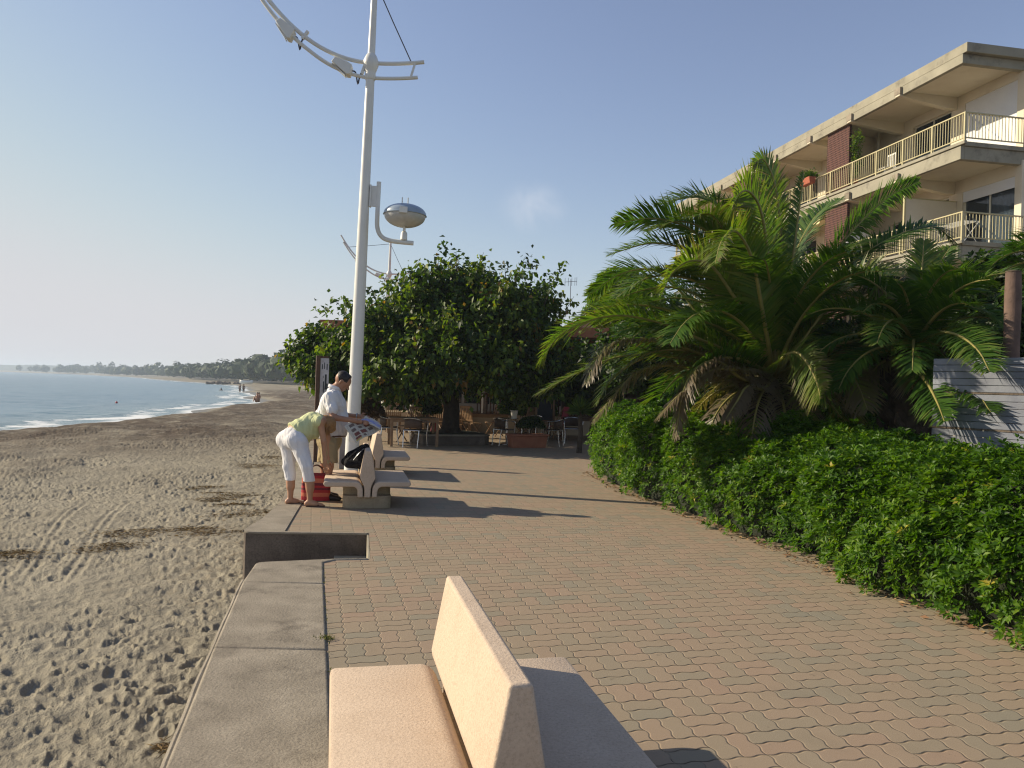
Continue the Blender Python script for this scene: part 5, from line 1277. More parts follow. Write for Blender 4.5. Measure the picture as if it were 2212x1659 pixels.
def building():
    ex = Vector((.982,.187,0)); ey = Vector((-.187,.982,0)); org = Vector((13.0,22.98,0))
    root = empty('apartment_building', org, math.atan2(ex.y, ex.x), 'cream apartment block with flat concrete roof and long railed balconies', 'building')
    LN = 21.8; WD = 2.10
    def B(mb, name, m, sm=None, bv=0):
        o = mb.build(name, m, root, smooth=sm)
        if bv: bevel(o, bv, 2)
        return o
    # roof
    ZR = 12.07
    mb = MB(); mb.box2((0,0,ZR-.28), (13,LN,ZR)); mb.box2((.0,.16,ZR-.56), (.14,LN-.1,ZR-.282)); mb.box2((.142,.16,ZR-.56), (12.8,.34,ZR-.282)); mb.box2((.142,.342,ZR-.42),(12.8,LN-.1,ZR-.284))
    B(mb, 'roof', M['slab'], None, .012)
    mb = MB(); mb.box2((.16,.36,ZR-.428),(2.09,LN-.4,ZR-.424)); B(mb, 'soffit', M['facade'])  # cream underside sheet, also lightens the slab in place of bounced light
    floors = [(9.20, ZR-.42), (6.28, 9.20-.38), (3.36, 6.28-.38)]
    beams = [.9-.6+2.64*i for i in range(18)]
    sb = [2.94+2.62*i for i in range(-1, 8)]
    for fi, (z, zc) in enumerate(floors):
        mb = MB(); mb.box2((.10,.10,z-.13), (12,LN-.1,z)); mb.box2((0.0,.0,z-.10), (.098,LN,z-.006)); mb.box2((.02,.16,z-.52), (.14,LN-.1,z-.132)); mb.box2((.142,.16,z-.52), (12,.34,z-.132)); mb.box2((.142,.342,z-.38), (12,LN-.1,z-.134))
        B(mb, 'balcony_slab', M['slab'], None, .012)
        mb = MB(); mb.box2((.16,.36,z-.388), (2.09,LN-.4,z-.384)); B(mb, 'soffit', M['facade'])
        # cantilever beams end in a small block on the edge
    for zt, nm in ((ZR-.42, 'roof'), (9.20-.38, 'b'), (6.28-.38, 'c')):
        for s in sb:
            if s < .6: continue
            pr = [(-.07, -.16), (-.07, -.001), (2.10, -.001), (2.10, -.40), (1.75, -.40)]
            mb = MB(); mb.prism(pr, lambda p: Vector((p[0], s-.11, zt+p[1])), lambda p: Vector((p[0], s+.11, zt+p[1])))
            o = mb.build('beam', M['facade'] if True else None, root, smooth=None); bevel(o, .012, 2)
            mb = MB(); mb.box2((-.085, s-.14, zt-.10), (-.002, s+.14, zt+.12)); mb.build('beam_end', M['kerb'], o, smooth=None)
    # bays (s0, s1, kind)
    bays = []
    for k in range(6):
        o7 = 7.86*k
        bays += [(o7+.38, o7+2.50, 'A'), (o7+3.10, o7+5.0, 'B'), (o7+5.5, o7+6.1, 'C')]
    for fi, (z, zc) in enumerate(floors+[(.1, 3.36-.38)]):
        mb = MB(); prev = .12; T = .22
        for s0, s1, kd in bays:
            if s1 > LN-1: break
            sill = z+(.95 if kd == 'C' else .05); head = z+(1.75 if kd == 'C' else 2.12)
            mb.box2((WD, prev, z), (WD+T, s0, zc)); mb.box2((WD, s0, z), (WD+T, s1, sill)); mb.box2((WD, s0, head), (WD+T, s1, zc)); prev = s1
        mb.box2((WD, prev, z), (WD+T, LN-.3, zc)); mb.box2((WD+T, .12, z), (12, .34, zc))
        B(mb, 'wall', M['facade'])
        mb = MB(); mb.box2((WD+1.6, .4, z), (WD+1.7, LN-1, zc)); B(mb, 'inner_wall', M['darkroom'])
        for bi, (s0, s1, kd) in enumerate(bays):
            if s1 > LN-1: break
            sill = z+(.95 if kd == 'C' else .05); head = z+(1.75 if kd == 'C' else 2.12)
            mb = MB(); x = WD+.10; w = .045
            mb.box2((x, s0, sill), (x+.05, s0+w, head)); mb.box2((x, s1-w, sill), (x+.05, s1, head)); mb.box2((x, s0+w, head-w), (x+.05, s1-w, head)); mb.box2((x, s0+w, sill), (x+.05, s1-w, sill+w))
            if kd != 'C': mb.box2((x, (s0+s1)/2-.03, sill+w), (x+.05, (s0+s1)/2+.03, head-w))
            f = mb.build('window', M['frame'], root, smooth=None)
            mb = MB(); mb.box2((x+.02, s0+w+.001, sill+w+.001), (x+.03, s1-w-.001, head-w-.001))
            g = mb.build('pane', M['glass'], f, smooth=None)
            if kd == 'A':
                frac = 1.0 if fi == 0 and bi == 0 else .16 if bi == 0 else (.2, .55, 1., .3, .12)[(bi//3+fi) % 5]
                mb = MB(); hh = (head-sill)*frac; n = max(3, int(hh/.05))
                for i in range(n):
                    za = head-hh*(i+1)/n; zb_ = head-hh*i/n; mb.box2((x-.075, s0+.002, za+.002), (x-.045, s1-.002, zb_-.001)); mb.box2((x-.06, s0+.004, za-.002), (x-.05, s1-.004, za+.004))
                mb.build('shutter', M['shutter'], f, smooth=None)
            if fi == 1 and bi == 0:
                mb = MB(); 
                for i in range(17): mb.box2((x+.10+.015*(i % 2), s0+.05+.073*i, sill+.05), (x+.12+.015*(i % 2), s0+.05+.073*(i+1), head-.06))
                mb.build('curtain', M['curtain'], f, smooth=None)
    # party walls, red openwork screens, privacy panel
    for k in range(2):
        s = 7.2+7.86*k
        for z, zc in floors:
            mb = MB(); mb.box2((.24, s, z+.001), (WD-.001, s+.14, zc-.002)); B(mb, 'partition', M['facade'])
            mb = MB(); mb.box2((.12, s-1.40, z+.001), (.22, s-.02, zc-.001)); B(mb, 'openwork_screen', M['claustra'])
    for z, zc in floors[1:]:
        mb = MB(); mb.box2((.20, 2.74, z+.04), (WD-.02, 2.77, z+1.84)); p = B(mb, 'privacy_panel', M['facade'])
        mb = MB(); mb.box2((.14, 2.72, z+.001), (.198, 2.79, z+1.98)); mb.box2((.20, 2.73, z+1.842), (WD-.02, 2.78, z+1.88)); mb.build('panel_frame', M['rail'], p, smooth=None)
    mb = MB(); mb.tube([Vector((1.95,6.7,9.0)), Vector((1.95,6.7,12.0))], .05, 10); B(mb, 'downpipe', M['frame'], 60)
    # railings: front and near end
    for z, zc in floors[:3]:
        mb = MB(); H_ = .84
        mb.box2((.02,.02,z+H_-.035), (.075,LN-.1,z+H_)); mb.box2((.03,.02,z+.07), (.065,LN-.1,z+.10))
        s = .02; i = 0
        while s < LN-.1:
            if i % 12 == 0: mb.box2((.018, s, z-.004), (.078, s+.055, z+H_-.036))
            else: mb.box2((.038, s+.018, z+.101), (.054, s+.034, z+H_-.036))
            s += .112; i += 1
        B(mb, 'railing', M['rail'])
        mb = MB(); mb.box2((.08,.02,z+H_-.035), (WD,.075,z+H_)); mb.box2((.08,.03,z+.07), (WD,.065,z+.10))
        x = .17; i = 1
        while x < WD:
            mb.box2((x, .038, z+.101), (x+.016, .054, z+H_-.036)); x += .112
        B(mb, 'end_railing', M['rail'])
    # awning rolled half out on the lower balcony
    W = lambda d, s, z: org+ex*d+ey*s+Vector((0,0,z))
    m_aw = pm('cream_awning', (.70,.58,.32), (.62,.50,.27), 5, .8)
    for s0, s1, z in ((7.5,10.3,8.45),):
        t = empty('awning', W(.1,s0,z), root.rotation_euler.z, 'cream awning with scalloped edge on the middle balcony, left of the red screen', 'awning')
        n = 40; V, F_ = [], []
        for i in range(n+1):
            y = (s1-s0)*i/n; V += [(1.8,y,.30), (.0,y,-.02), (-.02,y,-.20-.03*abs(math.sin(i*PI/4)))]
        for i in range(n): 
            for j in range(2): F_.append((i*3+j, i*3+j+1, i*3+j+4, i*3+j+3))
        o = mesh_obj('canopy', V, F_, m_aw, t, None); q = o.modifiers.new('thick', 'SOLIDIFY'); q.thickness = .006
        mb = MB(); mb.tube([(.0,0,0),(.0,s1-s0,0)], .03, 8); mb.tube([(0,.3,0),(1.7,.3,.05)], .02, 6); mb.tube([(0,s1-s0-.3,0),(1.7,s1-s0-.3,.05)], .02, 6); mb.build('arm', M['rail'], t)
    # satellite dish, flower box and potted climber on the balconies
    q = W(.55,5.6,7.05)
    t = empty('satellite_dish', W(.55,5.6,6.28), root.rotation_euler.z, 'round whitish satellite dish on the middle balcony beside the red screen', 'satellite dish')
    mb = MB(); rot = Matrix.Rotation(R(-62), 3, 'X')
    V = []; 
    for j in range(6):
        r = .50*j/5
        for k in range(24): V.append(rot @ Vector((r*math.cos(2*PI*k/24), r*math.sin(2*PI*k/24), .16*(r/.5)**2))+Vector((0,0,.86)))
    mb.add(V, [(j*24+k, j*24+(k+1) % 24, (j+1)*24+(k+1) % 24, (j+1)*24+k) for j in range(5) for k in range(24)])
    o = mb.build('reflector', M['curtain'], t, smooth=60); s_ = o.modifiers.new('thick', 'SOLIDIFY'); s_.thickness = .012
    mb = MB(); mb.tube([(0,.08,0),(0,.08,.8)], .025, 8); mb.build('stand', M['steel'], t)
    q = P(1752, 393, 30.5)
    t = empty('flower_box', q, root.rotation_euler.z, 'orange red flower box hung on the top balcony railing', 'flower box')
    pr = [(-.11,-.13),(.11,-.13),(.15,.13),(-.15,.13)]
    mb = MB(); mb.prism(pr, lambda p: Vector((p[0]-.14, -.34, p[1])), lambda p: Vector((p[0]-.14, .34, p[1]))); bevel(mb.build('box', M['rust'], t, smooth=None), .02, 2)
    rng = np.random.default_rng(3); pp = np.stack([rng.normal(-.14, .10, 160), rng.uniform(-.34, .34, 160), .16+np.abs(rng.normal(0, .08, 160))], 1)
    V, T = rosettes(pp, rng.normal(0, .5, (160, 3))+np.array([0,0,1]), 5, .10, .04, rng); fast_obj('plant', V, [T], M['hedgeleaf'], t, None, {'rnd': np.repeat(rng.uniform(.1, .7, 800), 4)})
    base = W(.35,5.75,9.20)
    t = empty('potted_climber', base, 0, 'straggly green climbing plant in a pot beside the upper red screen', 'plant')
    mb = MB(); mb.lathe([(.10,0),(.13,.24),(.145,.26),(.145,.30),(.12,.30)], 14); mb.build('pot', M['rust'], t)
    mb = MB(); pts = []
    for k in range(4):
        c = catmull([(0,0,.28), (random.uniform(-.1,.1), random.uniform(-.15,.1), .8), (random.uniform(-.15,.15), random.uniform(-.2,.2), 1.3), (random.uniform(-.2,.1), random.uniform(-.3,.1), 1.9)], 24); mb = MB(); mb.tube(c, .008, 4); mb.build('stem', M['twig'], t); pts += [tuple(p) for p in c[3:]]
    pts = np.repeat(np.array(pts), 5, 0)+rng.normal(0, .06, (len(pts)*5, 3))
    V, T = rosettes(pts, rng.normal(0, 1, pts.shape), 3, .08, .04, rng); fast_obj('leaves', V, [T], M['hedgeleaf'], t, None, {'rnd': np.repeat(rng.uniform(.3, .9, len(pts)*3), 4)})
    # pieces of furniture on the balconies: a white lattice chair back and a clothes airer
    t = empty('balcony_chair', W(.8,4.6,9.2), root.rotation_euler.z, 'white plastic chair with openwork back on the top balcony', 'chair')
    mb = MB(); mb.box((0,0,.42), (.45,.46,.03)); bevel(mb.build('seat', M['whitepaint'], t), .01)
    mb = MB()
    for k in range(6): mb.box((.2,-.2+.08*k,.68), (.02,.03,.5))
    mb.box((.2,0,.94), (.025,.46,.05)); mb.build('backrest', M['whitepaint'], t)
    for sx in (-.2,.2):
        for sy in (-.2,.2):
            mb = MB(); mb.tube([(sx,sy,.41),(sx*1.1,sy*1.1,0)], .02, 6); mb.build('leg', M['whitepaint'], t)
    t = empty('clothes_airer', W(.9,1.3,6.28), root.rotation_euler.z, 'white folding clothes airer behind the middle balcony railing', 'clothes airer')
    mb = MB()
    for k in range(7): mb.tube([(-.25+.08*k,-.6,.75),(-.25+.08*k,.6,.75)], .006, 5)
    mb.tube([(-.3,-.6,.75),(.3,-.6,.75)], .01, 6); mb.tube([(-.3,.6,.75),(.3,.6,.75)], .01, 6); mb.build('rack', M['whitepaint'], t)
    for sy in (-.6,.6):
        mb = MB(); mb.tube([(-.3,sy,.75),(.3,sy,0)], .011, 6); mb.tube([(.3,sy+.025,.75),(-.3,sy+.025,0)], .011, 6); mb.build('leg', M['whitepaint'], t)
building()
# ================================================================== restaurant terrace behind the tree
M['whitecol'] = pm('white_column_paint', (.66,.64,.58), (.58,.56,.50), 2, .6)
M['teak'] = pm('teak_wood', (.28,.175,.09), (.19,.11,.055), 10, .55, .002, 40)
M['darkwood'] = pm('dark_wood', (.10,.05,.028), (.06,.03,.018), 8, .6)
M['wicker'] = pm('brown_wicker', (.09,.055,.032), (.05,.03,.02), 60, .7, .004, 120)
M['alu'] = pm('polished_aluminium', (.62,.64,.66), None, 6, .25, metal=.9)
M['terra'] = pm('terracotta_planter', (.36,.14,.075), (.27,.10,.055), 5, .8, .003, 40)
M['plast'] = pm('terrace_plaster', (.50,.42,.30), (.42,.35,.25), 2, .9)
M['yellowwall'] = pm('yellow_render', (.66,.50,.26), (.58,.43,.22), 2, .9)
M['rooftile'] = pm('orange_roof_tiles', (.42,.17,.085), (.32,.12,.06), 9, .85, .03, 14)
M['red'] = pm('red_plastic', (.50,.025,.03), None, 5, .4)
M['pink'] = pm('dark_red_board', (.30,.02,.05), None, 5, .5)
M['slate'] = pm('chalkboard_slate', (.02,.03,.035), (.03,.04,.045), 8, .7)
M['cloth'] = pm('pale_blue_cloth', (.34,.40,.58), (.28,.33,.50), 6, .8)
M['creampanel'] = pm('cream_menu_panel', (.70,.58,.28), (.62,.50,.24), 6, .6)
def restaurant():
    Y = 28.0
    root = empty('restaurant', (-1,30,0), 0, 'low restaurant front with white columns and dark glazing, behind the terrace tables', 'restaurant')
    b = lambda mb, nm, m, par=None, **k: wchild(mb, nm, m, root, smooth=None)
    mb = MB(); mb.box2((-5.6,26.6,0.002), (5.2,40,.62)); b(mb, 'platform', M['plast'])
    mb = MB(); mb.box2((-5.9,23.9,3.15), (5.5,40,3.45)); b(mb, 'roof', M['rooftile'])  # front overhang added to deepen the terrace shade, hidden by the tree crown
    mb = MB(); mb.box2((-5.5,30.6,.621), (5.1,30.9,3.149)); mb.box2((5.0,27,.621), (5.2,30.59,3.149)); mb.box2((-5.6,28.4,.621), (-5.4,30.59,3.149)); b(mb, 'wall', M['darkwood'])
    for px in (830, 891, 1046, 1140):
        q = P(px, 860, Y-.6); mb = MB(); mb.lathe([(.13,.621),(.13,.75),(.095,.78),(.090,2.95),(.13,3.0),(.13,3.149)], 16, (q.x, q.y, 0)); wchild(mb, 'column', M['whitecol'], root)
    for px in (800, 870, 960, 1090):
        q = P(px, 860, Y); mb = MB(); mb.box2((q.x-.06, Y, .621), (q.x+.06, Y+.12, 3.149)); b(mb, 'wooden_post', M['darkwood'])
    xs = [P(px, 860, Y+1.6).x for px in (795, 830, 905, 955, 1000, 1060, 1110, 1165, 1215)]
    for a, c in zip(xs, xs[1:]):
        mb = MB(); y = Y+1.6
        mb.box2((a, y, .621), (a+.05, y+.06, 3.0)); mb.box2((c-.05, y, .621), (c-.003, y+.06, 3.0)); mb.box2((a+.051, y, 2.94), (c-.051, y+.06, 3.0)); mb.box2((a+.051, y, .621), (c-.051, y+.06, .9))
        f = b(mb, 'window', M['whitecol']); mb = MB(); mb.box2((a+.052, y+.02, .901), (c-.052, y+.03, 2.939)); o = mb.build('pane', M['glass'], f, smooth=None)
    for i in range(4):
        mb = MB(); mb.box2((-3.4,26.6-.30*(4-i),.003), (-1.6,26.598-.30*(3-i),.155*(i+1)-.02)); b(mb, 'step', M['teak'])
    # low balustrade of the terrace
    mb = MB(); mb.box2((-1.2,26.62,.621), (5.0,26.68,.66)); mb.box2((-1.2,26.62,1.28), (5.0,26.68,1.34))
    for i in range(56): mb.box2((-1.17+.11*i,26.635,.661), (-1.13+.11*i,26.665,1.279))
    b(mb, 'balustrade', M['darkwood'])
restaurant()
def frame_chair():
    t = empty('metal_chair')
    # local: faces +y (seat front), back at -y
    mb = MB()
    for sx in (-1, 1):
        mb.tube(catmull([(sx*.24,.24,0),(sx*.235,.20,.30),(sx*.27,.20,.60),(sx*.275,.12,.665),(sx*.27,-.05,.675)], 20), .0125, 8)
        mb.tube(catmull([(sx*.27,-.05,.675),(sx*.24,-.19,.70),(sx*.12,-.25,.73),(0,-.262,.74)], 14), .0125, 8)
        mb.tube([(sx*.20,-.24,0),(sx*.215,-.19,.43)], .0125, 8); mb.tube([(sx*.215,-.19,.43),(sx*.235,.19,.43)], .011, 8)
    mb.tube([(-.235,.20,.43),(.235,.20,.43)], .011, 8); mb.tube([(-.215,-.19,.43),(.215,-.19,.43)], .011, 8)
    mb.build('frame', M['alu'], t)
    mb = MB(); mb.box((0,.0,.445), (.42,.40,.022)); bevel(mb.build('seat', M['wicker'], t), .008)
    V, F_ = [], []
    for i in range(13):
        a = R(-78+13*i); 
        for z in (.47,.58,.70): V.append((.25*math.sin(a), -.05-.20*math.cos(a), z+.02*math.cos(a)))
    for i in range(12):
        for j in range(2): F_.append((i*3+j, i*3+3+j, i*3+4+j, i*3+1+j))
    o = mesh_obj('backrest', V, F_, M['wicker'], t, 60); s = o.modifiers.new('thick', 'SOLIDIFY'); s.thickness = .014
    return t
def teak_chair():
    t = empty('wooden_chair')
    mb = MB()
    for k in range(6): mb.box((0,-.17+.068*k,.44), (.44,.056,.02))
    mb.build('seat', M['teak'], t, smooth=None)
    rot = Matrix.Rotation(R(12), 3, 'X'); mb = MB()
    for k in range(6): mb.box(Vector((-.16+.064*k,-.25,.72)), (.036,.018,.40), rot)
    mb.box((0,-.292,.93), (.46,.024,.07), rot); mb.box((0,-.215,.53), (.46,.024,.05), rot); mb.build('backrest', M['teak'], t, smooth=None)
    for sx in (-1, 1):
        mb = MB(); mb.tube([(sx*.22,-.31,.96),(sx*.22,-.19,.44),(sx*.22,.20,0)], .018, 6); mb.build('leg', M['teak'], t)
        mb = MB(); mb.tube([(sx*.195,.20,.43),(sx*.195,-.22,0)], .018, 6); mb.build('leg', M['teak'], t)
    return t
def teak_table(L, W, m='teak'):
    t = empty('wooden_table')
    mb = MB(); n = max(5, int(W/.09))
    for k in range(n): mb.box((0, -W/2+W*(k+.5)/n, .715), (L, W/n-.006, .026))
    mb.build('tabletop', M[m], t, smooth=None)
    mb = MB(); mb.box((0,-W/2+.06,.66), (L-.1,.03,.08)); mb.box((0,W/2-.06,.66), (L-.1,.03,.08)); mb.build('apron', M[m], t, smooth=None)
    for sx in (-1, 1):
        for sy in (-1, 1):
            mb = MB(); mb.box((sx*(L/2-.05), sy*(W/2-.05), .35), (.065,.065,.70)); mb.build('leg', M[m], t, smooth=None)
    return t
def put(o, px, Y, deg, label, cat, group, z=0.):
    q = P(px, 900, Y); o.location = (q.x, q.y, z); o.rotation_euler = (0,0,R(deg)); return tag(o, label, cat, group)
GC, GT, GW = 'aluminium terrace chairs with dark wicker', 'tables set out on the terrace', 'slatted wooden terrace chairs'
mc = frame_chair(); 
put(mc, 897, 19.75, -20, 'aluminium and wicker chair in front of the teak table, left of the planter', 'chair', GC)
put(copy_tree(mc), 842, 20.6, -80, 'aluminium armchair half hidden behind the leg of the teak table, nearest the lamp mast', 'chair', GC)
put(copy_tree(mc), 1089, 21.2, -60, 'aluminium chair standing between the tree planter and the terracotta planter', 'chair', GC)
put(copy_tree(mc), 1196, 21.6, 70, 'aluminium chair just right of the terracotta planter, turned towards it', 'chair', GC)
put(copy_tree(mc), 1238, 22.8, 180, 'aluminium chair furthest right, beside the hedge end', 'chair', GC)
put(copy_tree(mc), 1150, 23.6, 150, 'aluminium chair behind the bush of the terracotta planter', 'chair', GC)
wc = teak_chair()
put(wc, 882, 21.4, 150, 'sunlit slatted teak chair behind the teak table near the lamp mast', 'chair', GW)
for i, (px, Y, dg, lb) in enumerate(((940,24.3,30,'dark slatted wooden chair in the shade left of the tree trunk'), (1020,24.0,-40,'slatted wooden chair in the shade just right of the tree trunk'), (1068,25.0,140,'slatted wooden chair by the white column right of the trunk'),
        (1130,24.6,60,'slatted wooden chair in front of the chalkboard'), (1168,25.2,-150,'slatted wooden chair at the foot of the chalkboard, right side'), (850,25.3,10,'slatted wooden chair on the far left by the white column'))):
    put(copy_tree(wc), px, Y, dg, lb, 'chair', GW)
t1 = teak_table(1.25,.80); put(t1, 893, 20.25, 14, 'pale teak table with square legs left of the tree planter', 'table', GT)
put(teak_table(2.2,.8,'darkwood'), 1292, 23.9, 4, 'long dark wooden table reaching behind the hedge end', 'table', GT)
put(copy_tree(t1), 1055, 24.3, 0, 'shaded wooden table right of the tree trunk, in front of the columns', 'table', GT)
t = empty('round_table'); mb = MB(); mb.lathe([(.02,.70),(.30,.70),(.31,.712),(.30,.724),(.02,.724)], 28); mb.build('tabletop', M['alu'], t)
mb = MB(); mb.tube([(0,0,.02),(0,0,.70)], .032, 10); mb.build('stem', M['alu'], t); mb = MB(); mb.lathe([(.22,0),(.22,.012),(.06,.03),(.04,.05)], 20); mb.build('foot', M['alu'], t)
put(t, 1096, 21.7, 0, 'small round metal table carrying a white bucket, right of the tree', 'table', GT)
t = empty('bucket'); mb = MB(); mb.lathe([(.072,0),(.10,.20),(.107,.205),(.107,.215),(.095,.215),(.07,.02),(.01,.02)], 20); mb.build('pail', M['whitecol'], t); mb = MB(); mb.tube([(.1*math.cos(a),.02*math.sin(a),.20-.09*math.sin(a)) for a in np.linspace(0, PI, 10)], .004, 5); mb.build('handle', M['alu'], t)
q = P(1112, 900, 21.6); t.location = (q.x-.02, q.y+.05, .724); tag(t, 'white bucket standing on the small round metal table', 'bucket')
# tree planter and terracotta planter
a, b_ = G(913,962), G(1061,962)
t = empty('stone_planter', (a+b_)/2, math.atan2(b_.y-a.y, b_.x-a.x), 'low grey stone planter around the foot of the tree trunk', 'planter')
L = (b_-a).length; mb = MB(); th = .12
mb.ground_prism([(-L/2,0),(L/2-.18,0),(L/2,.18),(L/2,1.5),(-L/2,1.5)], .001, .235); bevel(mb.build('basin', M['kerbdark'], t, smooth=None), .015)
mb = MB(); mb.ground_prism([(-L/2-.02,-.02),(L/2-.17,-.02),(L/2+.02,.17),(L/2+.02,1.52),(-L/2-.02,1.52)], .236, .285); bevel(mb.build('rim', M['kerb'], t, smooth=None), .012)
mb = MB(); mb.ground_prism([(-L/2+.12,.12),(L/2-.2,.12),(L/2-.12,.2),(L/2-.12,1.4),(-L/2+.12,1.4)], .286, .30); mb.build('soil', M['inner'], t, smooth=None)
a, b_ = G(1105,968), G(1183,968)
t = empty('terracotta_planter', (a+b_)/2, math.atan2(b_.y-a.y, b_.x-a.x), 'rectangular terracotta planter on the paving, holding a dark clipped bush', 'planter')
L = (b_-a).length; mb = MB(); s_ = .04
mb.add([(-L/2+s_,0+s_,0),(L/2-s_,s_,0),(L/2-s_,.40-s_,0),(-L/2+s_,.40-s_,0),(-L/2,0,.31),(L/2,0,.31),(L/2,.40,.31),(-L/2,.40,.31)], [(3,2,1,0),(4,5,6,7),(0,1,5,4),(1,2,6,5),(2,3,7,6),(3,0,4,7)])
bevel(mb.build('trough', M['terra'], t, smooth=None), .012); mb = MB(); mb.box((0,.2,.335), (L+.06,.46,.05)); bevel(mb.build('rim', M['terra'], t, smooth=None), .012)
pc = (a+b_)/2
bush('bush', (pc.x+.0,pc.y+.22,.58), (.36,.20,.24), 420, .075, .035, M['treeleaf'], 'dark clipped bush growing in the terracotta planter', 'bush', 71, zmin=.36, rn0=.2, stems=False)
q = P(805, 885, 21.5); bush('shrub', (q.x,q.y,.70), (.36,.34,.50), 700, .07, .022, leaf_mat('brown_shrub_leaf', [(0, (.05,.025,.018)), (.5, (.12,.07,.035)), (1, (.12,.12,.04))], .6, .15), 'brownish dry shrub right of the lamp mast, at the left end of the terrace', 'shrub', 72)
q = P(690, 890, 20); bush('shrub', (q.x,q.y,.15), (.22,.22,.36), 260, .08, .03, leaf_mat('rusty_shrub_leaf', [(0, (.09,.035,.015)), (.6, (.22,.09,.03)), (1, (.15,.14,.04))], .6, .15), 'small rusty orange shrub by the foot of the wooden sign', 'shrub', 73, stems=False)
q = P(925, 880, 22); bush('shrub', (q.x,q.y,.85), (.34,.3,.62), 620, .10, .04, M['treeleaf'], 'dark green climbing shrub left of the tree trunk', 'shrub', 74, zmin=.3, rn0=.25)
q = P(1140, 860, 25.2); bush('shrub', (q.x,q.y,.8), (.9,.5,.75), 1100, .10, .045, M['hedgeleaf'], 'green shrub behind the round metal table and the chalkboard', 'shrub', 75, rn0=.3)
# spiky yucca by the hedge end
q = P(1243, 880, 19.5)
t = empty('yucca', (q.x+.12,q.y,0), 0, 'spiky grey green yucca beside the end of the hedge', 'plant')
rng = np.random.default_rng(9); n = 130; th = rng.uniform(0, 2*PI, n); el = rng.uniform(-.2, 1.45, n); d = np.stack([np.cos(th)*np.cos(el), np.sin(th)*np.cos(el), np.sin(el)], 1)
V, T = leaf_batch(np.array([[0,0,1.0]])+d*.03, d, np.tile([[0,0,1.]], (n, 1))+rng.normal(0, .1, (n, 3)), rng.uniform(.32, .52, n), np.full(n, .035), .2, .12)
fast_obj('leaves', V, [T], M['palmleaf'], t, None, {'rnd': np.repeat(rng.uniform(.2, .65, n), 4)}); mb = MB(); mb.tube([(0,0,0),(.03,0,.5),(0,0,1.02)], [.07,.06,.05], 9); mb.build('stem', M['palmtrunk'], t)
# red cone-shaped pots in the planter, chalkboard, red board, cloth, menu cabinet, chair cushions
def red_cone(px, py, Y, lb):
    q = P(px, py, Y); t = empty('garden_lantern', (q.x, q.y, .30), 0, lb, 'lantern', 'red cone shaped lanterns in the tree planter')
    mb = MB(); mb.lathe([(.115,0),(.12,.015),(.075,.17),(.04,.22),(.01,.24)], 18); mb.build('cone_shade', M['red'], t); mb = MB(); mb.lathe([(.018,.235),(.03,.25),(.018,.275),(.004,.28)], 10); mb.build('finial', M['steel'], t)
red_cone(940, 895, 21.6, 'larger red cone shaped lantern in the tree planter, left of the trunk'); red_cone(962, 895, 21.9, 'red cone shaped lantern in the planter, closest to the trunk')
q = P(1178, 890, 24.2); t = empty('chalkboard', (q.x, q.y, .40), R(5), 'chalkboard with orange wooden frame on the terrace, right of the tree', 'chalkboard')
rot = Matrix.Rotation(R(-10), 3, 'X'); mb = MB()
for c, s in (((-.27,0,.55),(.06,.04,.92)),((.27,0,.55),(.06,.04,.92)),((0,0,.98),(.48,.04,.06)),((0,0,.16),(.48,.04,.06))): mb.box(rot @ Vector(c), s, rot)
mb.build('frame', M['teak'], t, smooth=None); mb = MB(); mb.box(rot @ Vector((0,.008,.57)), (.48,.014,.76), rot); mb.build('slate', M['slate'], t, smooth=None)
mb = MB(); mb.tube([(-.2,.36,-.39),(-.2,.0,.9)], .015, 6); mb.tube([(.2,.36,-.39),(.2,.0,.9)], .015, 6); mb.tube([(-.27,-.03,-.39),(-.27,0,.15)], .02, 6); mb.tube([(.27,-.03,-.39),(.27,0,.15)], .02, 6); mb.build('easel', M['teak'], t)
q = P(1191, 885, 22.9); 
q = P(1205, 880, 24.0); t = empty('sun_chair', (q.x, q.y, 0), R(-25), 'dark red canvas folding chair on the terrace near the hedge end', 'chair')
mb = MB(); mb.prism([(-.25,.42),(-.23,.40),(.22,.46),(.30,1.02),(.27,1.03),(.19,.49)], lambda p: Vector((p[0], -.24, p[1])), lambda p: Vector((p[0], .24, p[1]))); mb.build('canvas', M['pink'], t, smooth=None)
mb = MB()
for y in (-.25,.25): mb.tube([(-.28,y,0),(.31,y,1.05)], .015, 6); mb.tube([(.28,y*1.05,0),(-.26,y*1.05,.43)], .015, 6)
mb.build('frame', M['teak'], t)
q = P(1169, 880, 25.5); t = empty('tablecloth', P(1194,0,24.6).to_2d().to_3d(), 0, 'pale blue cloth hanging over a table edge on the terrace', 'tablecloth')
q = P(1187, 880, 24.9); t.location = (q.x-.22, q.y, 0)
V, F_ = [], []
for i in range(21):
    x = -.22+.022*i
    for z, y in ((1.02,.2),(1.03,0),(.98,-.02),(.74,-.03)): V.append((x, y+.012*math.sin(i*1.3)*(z < 1), z+.01*math.sin(i*.9)*(z < .8)))
for i in range(20):
    for j in range(3): F_.append((i*4+j, i*4+j+4, i*4+j+5, i*4+j+1))
o = mesh_obj('cloth', V, F_, M['cloth'], t, 60); s_ = o.modifiers.new('thick', 'SOLIDIFY'); s_.thickness = .004
mb = MB(); mb.box((0,.0,.98), (.46,.03,.03)); mb.box((-.2,.0,.49), (.03,.03,.98)); mb.box((.2,.0,.49), (.03,.03,.98)); mb.build('rack', M['darkwood'], t, smooth=None)
q = P(1190, 860, 26.0); t = empty('menu_cabinet', (P(1198, 0, 26).x, 26.0, 0), R(-8), 'tall dark wooden menu cabinet with two cream panels, at the right of the terrace', 'menu cabinet')
